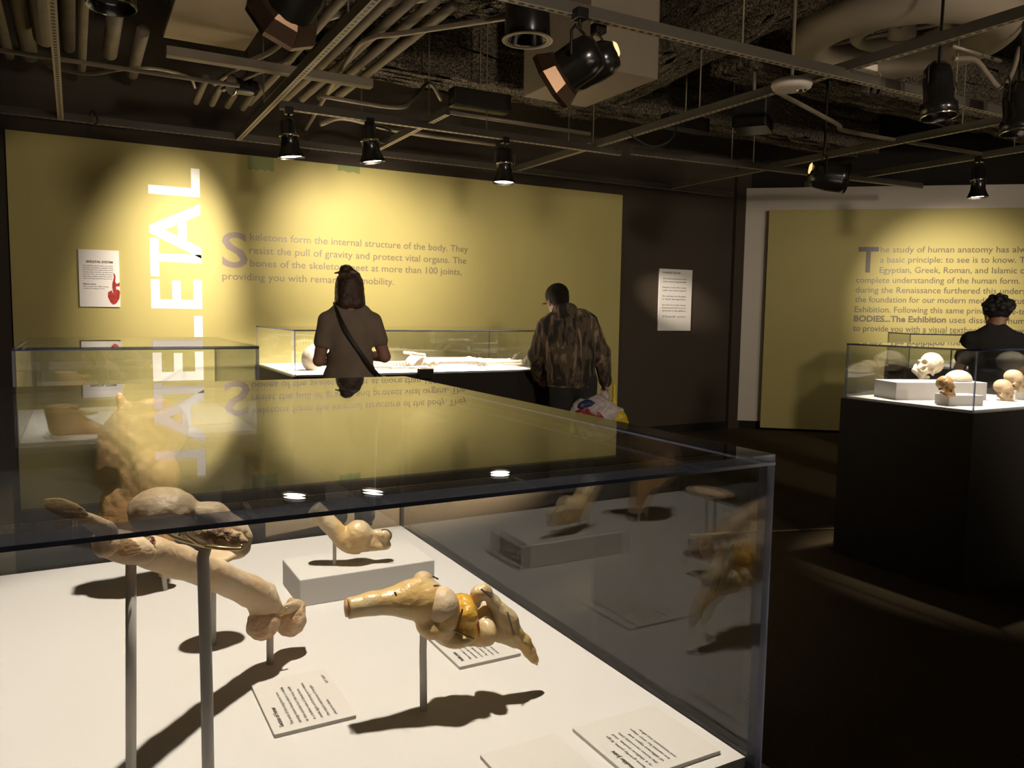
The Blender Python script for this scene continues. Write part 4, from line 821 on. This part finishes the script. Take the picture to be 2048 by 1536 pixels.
bagp('sack', [('ell', (.20, -.10, .62), (.20, .09, .13)), ('cap', (.20, -.10, .68), (.29, .0, .76), .09, .03), ('ell', (.10, -.10, .66), (.12, .08, .10)), ('ell', (.22, -.1, .52), (.17, .08, .1))], M['bagwhite'], h=.007, k=.03, noise=.016, nscale=32)
bagp('red_print', [('ell', (.10, -.165, .64), (.10, .035, .05)), ('ell', (.17, -.18, .615), (.06, .02, .035))], M['bagred'], h=.006, k=.02, noise=.013, nscale=55)
bagp('blue_print', [('ell', (.075, -.15, .71), (.06, .035, .03), rot(0, -.4, 0)), ('ell', (.13, -.165, .72), (.04, .025, .02), rot(0, .3, 0))], M['bagblue'], h=.006, k=.02, noise=.010, nscale=60)
bagp('yellow_print', [('ell', (.36, -.12, .60), (.07, .06, .06)), ('cap', (.33, -.11, .66), (.345, -.05, .86), .018, .012), ('ell', (.40, -.1, .54), (.05, .06, .07))], M['bagyellow'], h=.006, k=.03, noise=.005, nscale=40)
bagp('handle', [('cap', (.26, -.02, .76), (.305, .03, .80), .012, .009), ('cap', (.30, .06, .80), (.27, .0, .72), .009, .012), ('cap', (.305, .03, .80), (.30, .06, .80), .009, .009)], M['bagwhite'], h=.004, k=.01)

# person with curly hair at the far right
Q = dict(head=((0.0, .03, 1.435), .45, -.2, 0, .95), neck=(0, -.01, 1.31), chest=(0, 0, 1.15), hip=(0, 0, .82),
    sh_l=(-.15, 0, 1.255), sh_r=(.135, 0, 1.255), el_l=(-.21, .04, 1.03), el_r=(.16, .06, 1.02), wr_l=(-.12, .22, .96), wr_r=(.10, .24, .98),
    hand_l=((.5, .7, 0), (-.3, .2, 1), 1, .9), hand_r=((-.5, .7, 0), (.3, .2, 1), -1, .9),
    hipj_l=(-.08, 0, .79), hipj_r=(.08, 0, .79), knee_l=(-.085, .02, .43), knee_r=(.085, .02, .43), ank_l=(-.085, -.01, .08), ank_r=(.085, -.01, .08))
def qcl(p, R):
    sh = [('ell', (0, 0, 1.20), (.165, .105, .12), None, {'k': .05}), ('ell', (0, 0, 1.02), (.155, .115, .18), None, {'k': .05}), ('ell', (0, 0, .88), (.165, .12, .1), None, {'k': .05}), ('cap', (-.07, -.01, 1.295), (.07, -.01, 1.295), .055, .055, {'k': .05}), ('cap', (-.03, -.02, 1.33), (.03, -.02, 1.33), .05, .05, {'k': .03}), ('-box', (0, 0, .70), (.4, .4, .11), None, {'k': .004})]
    for s in 'lr':
        e = Vector(Q['sh_' + s]).lerp(Vector(Q['el_' + s]), .55); sh += [('cap', Q['sh_' + s], e, .066, .062, {'k': .03})]
    rnd = random.Random(3); hr = [('ell', p(0, -.02, .045), (.088, .10, .085), R)]
    for _ in range(70):
        a = rnd.uniform(0, 2 * PI); b_ = rnd.uniform(-.25, 1.0); r_ = math.sqrt(max(0, 1 - b_ * b_)); v = (r_ * math.cos(a) * .085, -.02 + r_ * math.sin(a) * .095, .04 + b_ * .085)
        if v[1] > .045 and v[2] < .07: continue
        r_c = rnd.uniform(.012, .026); hr.append(('ell', p(*[q_ * rnd.uniform(1.0, 1.16) for q_ in v]), (r_c, r_c, r_c)))
    return [('shirt', sh, M['blackshirt'], dict(h=.007, k=.02, noise=.002, nscale=28)), ('hair', hr, M['hairblack'], dict(h=.005, k=.006, noise=.003, nscale=160)), legs(Q, M['trousers'], .8), shoes(Q)]
Q['clothes'] = qcl
person('person', 'person with short curly dark hair and black T-shirt behind the case of skulls', Vector((5.74, 3.24, 0)), -1.0, Q)

# ------------------------------------------------------------------ ceiling works
def strut(label, a, b, rods=(), group='slotted steel struts under the ceiling'):
    a = Vector(a); b = Vector(b); L = (b - a).length; d = (b - a).normalized()
    t = thing('ceiling_strut', label, 'strut', a, group)
    c = (a + b) / 2; x = d; y = Vector((0, 0, 1)).cross(x); T = Matrix.Translation(c) @ Matrix((x, y, Vector((0, 0, 1)))).transposed().to_4x4()
    m_ = MB().box((-L / 2, -.0205, -.0205), (L / 2, .0205, .036)).mesh('channel'); o = link('channel', m_, M['strut']); o.matrix_world = T
    mw = o.matrix_world.copy(); o.parent = t; o.matrix_parent_inverse = t.matrix_world.inverted(); o.matrix_world = mw
    for f in rods:
        p = a + (b - a) * f; MB().tube([p + Vector((0, 0, .02)), (p.x, p.y, 3.9)], .005, 6).build('hanger_rod', M['pipe'], t)
    return t
strut('steel strut running to the wall over the heart placard', (-.05, .3, SZ), (-.05, 7.15, SZ), (.5, .8))
strut('steel strut running to the wall over the paragraph, beside the large eight-sided lamp', (1.27, .3, SZ), (1.27, 7.15, SZ), (.55, .85))
strut('short steel strut between the spot row and the wall', (2.43, 5.4, SZ), (2.43, 7.15, SZ), (.2,))
strut('long steel strut running past the skeleton case to the dark wall', (4.02, .5, SZ), (3.98, 7.1, SZ), (.6, .86))
strut('steel strut running towards the level lamp', (6.0, 1.0, SZ), (6.0, 7.1, SZ), (.45, .8))
strut('far steel strut near the off-white wall', (7.14, 2.5, SZ), (7.14, 6.2, SZ), (.4,))
strut('cross strut carrying the two large lamps', (-1.0, 3.23, XZ), (6.6, 3.23, XZ), (.28, .55, .8))
strut('cross strut carrying the row of three lit spotlights', (1.3, 5.74, XZ), (4.25, 5.74, XZ), (.2, .55, .9))
strut('rail along the top of the SKELETAL panel', (-1.5, 7.17, SZ + .0), (7.0, 7.17, SZ + .0))
strut('cross strut above the level lamp', (4.3, 5.65, XZ), (8.0, 5.4, XZ), (.3,))
def pipe(label, pts, r, m='pipe', name='ceiling_pipe', cat='pipe', group='pipes under the ceiling', smooth=8):
    return tag(MB().tube(curve_pts(pts, smooth) if len(pts) > 2 else pts, r, 14).build(name, M[m], None, True), label, cat, group)
for i, (x, z, r, y0, y1, w_) in enumerate([(-.36, 3.2, .035, 3.6, 6.9, 'thin tan pipe nearest the left border'), (-.24, 3.28, .06, 3.6, 7.1, 'thick tan pipe second from the left border'), (-.12, 3.2, .07, 3.6, 6.3, 'thick tan pipe just left of the first strut'), (.10, 3.18, .03, 3.6, 6.9, 'thin pipe just right of the first strut'), (.28, 3.24, .05, 5.6, 6.6, 'short tan pipe stub below the round lamp'), (.45, 3.22, .042, 5.9, 7.0, 'short pipe stub over the SKELETAL title'), (.02, 3.35, .045, 3.6, 7.0, 'dim pipe above the first strut')]):
    pipe(w_, [(x, y0, z), (x, y1, z)], r)
pipe('long thin pipe crossing under the left pipes', [(-1.2, 5.62, SZ + .03), (0.0, 5.59, SZ + .02), (.99, 5.52, SZ)], .014)
pipe('thin conduit curving beside the crossing pipe', [(-.1, 5.9, 2.90), (.12, 5.8, 2.87), (.3, 5.62, 2.88), (.5, 5.75, 2.95), (.72, 5.9, 2.97), (.78, 6.0, 2.93)], .010, 'conduit', 'conduit', 'conduit', 'conduits under the ceiling')
for i in range(6):
    x = 1.36 + i * .115
    pipe(['first', 'second', 'third', 'fourth', 'fifth', 'sixth'][i] + ' of the six parallel conduits right of the tan board', [(x, 4.2, 3.14), (x, 6.1 - .12 * i, 3.14), (x - .05, 6.9 - .12 * i, 3.10)], .03, 'pipe', 'conduit', 'conduit', 'parallel conduits')
for i in range(4):
    x = .88 + i * .12
    pipe(['first', 'second', 'third', 'fourth'][i] + ' of the four short conduits behind the small white-fronted lamp', [(x, 6.2, 3.06), (x + .02, 6.9, 3.05)], .026, 'pipe', 'conduit', 'conduit', 'short conduits')
pipe('pair conduit bending under the tan board, upper', [(.92, 6.1, 3.0), (1.05, 5.75, 3.06), (1.2, 5.55, 3.12), (1.25, 5.2, 3.14)], .018, 'conduit', 'conduit', 'conduit', 'bending conduits')
pipe('pair conduit bending under the tan board, lower', [(.98, 6.1, 2.97), (1.12, 5.8, 3.02), (1.3, 5.6, 3.08), (1.36, 5.2, 3.12)], .018, 'conduit', 'conduit', 'conduit', 'bending conduits')
a_, b_, c_ = at_z(612, 258, 3.0), at_z(720, 80, 3.1), at_z(1060, 28, 3.0)
pipe('long conduit bending beside the strut over the paragraph', [a_, a_.lerp(b_, .85), b_.lerp(c_, .08), b_.lerp(c_, .3), c_], .016, 'conduit', 'conduit', 'conduit', 'bending conduits', 5)
d0, d1, d2 = at_z(640, 40, 3.15), at_z(760, 10, 3.2), at_z(1000, -20, 3.1)
pipe('conduit at the top border above the bent one', [d0, d1, d2], .02, 'conduit', 'conduit', 'conduit', 'bending conduits')
g = [at_y(640, 192, 5.55), at_y(790, 215, 5.55), at_y(825, 200, 5.6), at_y(858, 166, 5.7), at_y(882, 200, 5.8)]
pipe('conduit rising in a loop over the middle spotlight', g, .014, 'conduit', 'conduit', 'conduit', 'conduits under the ceiling')
pipe('conduit lying along the spot row', [at_y(900, 225, 5.75), at_y(1180, 268, 5.75)], .016, 'conduit', 'conduit', 'conduit', 'conduits under the ceiling')
pipe('twin conduit in shadow over the wall rail', [at_y(640, 248, 6.6), at_y(690, 236, 6.6), at_y(800, 262, 6.6), at_y(990, 288, 6.6)], .022, 'conduit', 'conduit', 'conduit', 'conduits under the ceiling')
pipe('thin pipe running from the smoke detector to the right', [(4.21, 3.95, 2.93), (5.2, 4.25, 2.90), (5.5, 4.32, 2.88), (7.2, 4.25, 2.88)], .016)
pipe('flexible ribbed conduit hanging in a loop between two black lamps', [at_y(1908, 118, 3.0), at_y(1950, 120, 3.0), at_y(1975, 148, 3.0), at_y(2000, 175, 3.0), at_y(2022, 150, 3.0), at_y(2040, 95, 3.0)], .016, 'conduit', 'flexible_conduit', 'conduit')
pipe('thin rigid conduit above the flexible one', [at_y(1905, 92, 3.2), at_y(2000, 122, 3.2)], .012, 'conduit', 'conduit', 'conduit')
def ragged_beam(label, lo, hi, R=None, c=None, m='insul', n=26):
    b = bmesh.new(); me = MB().box(lo, hi, R, c).mesh('beam'); b.from_mesh(me); bmesh.ops.subdivide_edges(b, edges=b.edges, cuts=n, use_grid_fill=True)
    rg = random.Random(5)
    for v in b.verts: v.co += Vector((rg.gauss(0, .012), rg.gauss(0, .012), rg.gauss(0, .012)))
    bmesh.ops.recalc_face_normals(b, faces=b.faces); b.to_mesh(me); b.free(); return tag(link('ceiling_beam', me, M[m], None, True), label, 'beam', 'fireproofed ceiling beams')
ragged_beam('rough fireproofed beam over the skeleton case', (1.55, 5.95, 3.28), (8.0, 6.35, 3.9))
ragged_beam('rough fireproofed beam slanting from the hanging box', (-1.1, -.18, 3.34), (1.3, .18, 3.9), Matrix.Rotation(-.75, 3, 'Z'), (1.55, 5.3, 0))
ragged_beam('rough fireproofed beam running behind the smoke detector', (-.2, -2.2, 3.3), (.2, 2.2, 3.9), Matrix.Rotation(-.15, 3, 'Z'), (4.0, 4.4, 0))
ragged_beam('rough fireproofed beam near the right lamps', (4.5, 4.5, 3.3), (9.5, 4.9, 3.9))
ragged_beam('rough fireproofed beam over the left pipes', (-2.0, 4.6, 3.45), (1.5, 4.95, 3.9))
ragged_beam('rough fireproofed beam above the ring duct', (3.2, 2.4, 3.55), (8.5, 2.75, 3.9))
def boxy(name, label, cat, lo, hi, m, bev=.006, R=None, c=None): return tag(MB().box(lo, hi, R, c).build(name, M[m], None, bevel=bev), label, cat)
boxy('ceiling_board', 'flat tan board hung at the top border', 'board', (.57, 4.0, 3.2), (1.10, 5.9, 3.24), 'board')
boxy('duct_box', 'square tan box hanging above the two large black lamps', 'duct', (2.96, 4.35, 3.0), (3.52, 5.22, 3.75), 'duct')
boxy('duct_box', 'short tan duct box right of the first strut', 'duct', (.10, 4.9, 3.3), (.34, 5.5, 3.5), 'duct')
boxy('cable_tray', 'dark steel tray under the tan board', 'tray', (.55, 5.5, 2.98), (1.9, 5.58, 3.04), 'pipe')
sp_ = at_z(1505, 262, 2.85)
boxy('loudspeaker', 'black box loudspeaker hanging below the smoke detector', 'loudspeaker', (-.17, -.13, -.12), (.17, .13, .14), 'blackmetal', .015, Matrix.Rotation(.6, 3, 'Z'), (sp_.x, sp_.y, 2.97))
dm = at_z(1370, 262, 2.95)
boxy('dimmer_box', 'black dimmer box with cables left of the loudspeaker', 'electrical box', (-.22, -.06, -.05), (.22, .06, .07), 'blackmetal', .008, None, (dm.x, dm.y, 3.0))
tag(MB().tube([(sp_.x, sp_.y, 3.1), (sp_.x, sp_.y, 3.9)], .012, 8).build('hanger_pole', M['pipe'], None), 'thin pole that holds the black loudspeaker', 'pole')
dm = at_z(960, 205, 3.05)
boxy('dimmer_box', 'black electrical box with pale connectors beside the looping conduit', 'electrical box', (-.25, -.06, -.06), (.25, .06, .08), 'blackmetal', .008, None, (dm.x, dm.y, 3.05))
dx = at_z(1721, 75, 2.98)
dv = at_z(1583, 181, 2.77); dd = thing('smoke_detector', 'white oval smoke detector in the middle of the ceiling grid', 'smoke detector', dv)
TD = Matrix.Translation(dv)
MB().lathe([(.0005, .06), (.10, .06), (.118, .05), (.12, .03), (.112, .012), (.08, .002), (.0005, 0)], TD, 36).build('base', M['plastic'], dd, True)
MB().lathe([(.03, .004), (.028, -.008), (.0005, -.010)], Matrix.Translation(dv + Vector((.05, -.03, 0))), 20).build('sensor', M['chrome'], dd, True)
MB().tube([dv + Vector((0, 0, .06)), (dv.x, dv.y, 3.9)], .01, 8).build('stem', M['pipe'], dd)
rd = thing('ring_duct', 'large tan ring-shaped duct over the right struts', 'duct', (4.95, 3.55, 3.3))
def torus(name, c, R_, r_, m_, a0=0, a1=2 * PI, n=48, parent=rd, zs=.75):
    pts = [(c[0] + R_ * math.cos(a0 + (a1 - a0) * i / n), c[1] + R_ * math.sin(a0 + (a1 - a0) * i / n), c[2]) for i in range(n + 1)]; return MB().tube(pts, r_, 18).build(name, M[m_], parent, True)
torus('outer_ring', (4.95, 3.55, 3.32), .58, .13, 'duct'); torus('inner_ring', (4.95, 3.55, 3.34), .28, .05, 'duct')
MB().tube([(4.95, 3.55, 3.3), (4.95, 3.55, 3.9)], .09, 16).build('neck', M['duct'], rd, True)
for k_ in range(4):
    a = k_ * PI / 2 + .4; MB().tube([(4.95 + .08 * math.cos(a), 3.55 + .08 * math.sin(a), 3.34), (4.95 + .5 * math.cos(a), 3.55 + .5 * math.sin(a), 3.34)], .016, 8).build('spoke', M['duct'], rd)
dl = thing('downlight', 'unlit cylinder downlight with pale rim left of the square box', 'downlight', (2.13, 3.72, 2.82))
TL = Matrix.Translation((2.13, 3.72, 2.83))
MB().lathe([(.001, .26), (.095, .26), (.115, .22), (.122, .01), (.118, 0), (.1, .01), (.075, .10), (.0005, .14)], TL, 36).build('can', M['blackmetal'], dl, True)
MB().lathe([(.135, 0), (.136, .006), (.105, .010), (.103, .002), (.135, 0)], TL, 36).build('trim_ring', M['plastic'], dl, True)
MB().lathe([(.103, .004), (.085, .07), (.06, .12), (.0005, .13)], TL, 36).build('reflector', M['chrome'], dl, True)
MB().tube([(2.13, 3.72, 3.08), (2.13, 3.72, 3.9)], .012, 8).build('stem', M['pipe'], dl)
bl = at_y(1740, 134, 3.32)
bb = thing('ballast', 'small white junction strip under the ring duct', 'electrical box', bl)
MB().box((-.06, -.012, -.02), (.06, .012, .02), None, bl).build('strip', M['plastic'], bb, bevel=.003)
MB().tube(curve_pts([bl + Vector((.05, 0, -.01)), bl + Vector((.1, 0, -.03)), bl + Vector((.08, 0, -.06)), bl + Vector((.0, 0, -.05))], 5), .006, 8).build('wire', M['conduit'], bb, True)
for o in [o for o in COL.objects if o.name.startswith('dimmer_box')]:
    c_ = sum((Vector(v.co) for v in o.data.vertices), Vector()) / len(o.data.vertices); h_ = MB().tube([c_, (c_.x, c_.y, 3.9)], .006, 6).build('hanger_rod', M['pipe'], o)
def cable(label, pts): return tag(MB().tube(curve_pts(pts, 6), .008, 8).build('cable', M['cable'], None, True), label, 'cable', 'slack cables on the struts')
cable('slack black cable by the middle spotlight', [at_y(745, 250, 5.9), at_y(780, 262, 5.9), at_y(770, 285, 5.9), at_y(752, 280, 5.9)])
cable('slack cable drooping from the long strut', [at_y(1250, 262, 5.0), at_y(1300, 292, 5.0), at_y(1340, 280, 5.0), at_y(1362, 235, 5.0)])
cable('black cable looping over the rail at the left', [at_y(180, 232, 6.9), at_y(186, 222, 6.9), at_y(196, 240, 6.9), at_y(190, 250, 6.9)])
cable('cable loop hanging at the crossing of the struts', [at_y(1745, 168, 3.32), at_y(1742, 186, 3.32), at_y(1752, 190, 3.32), at_y(1762, 170, 3.32)])
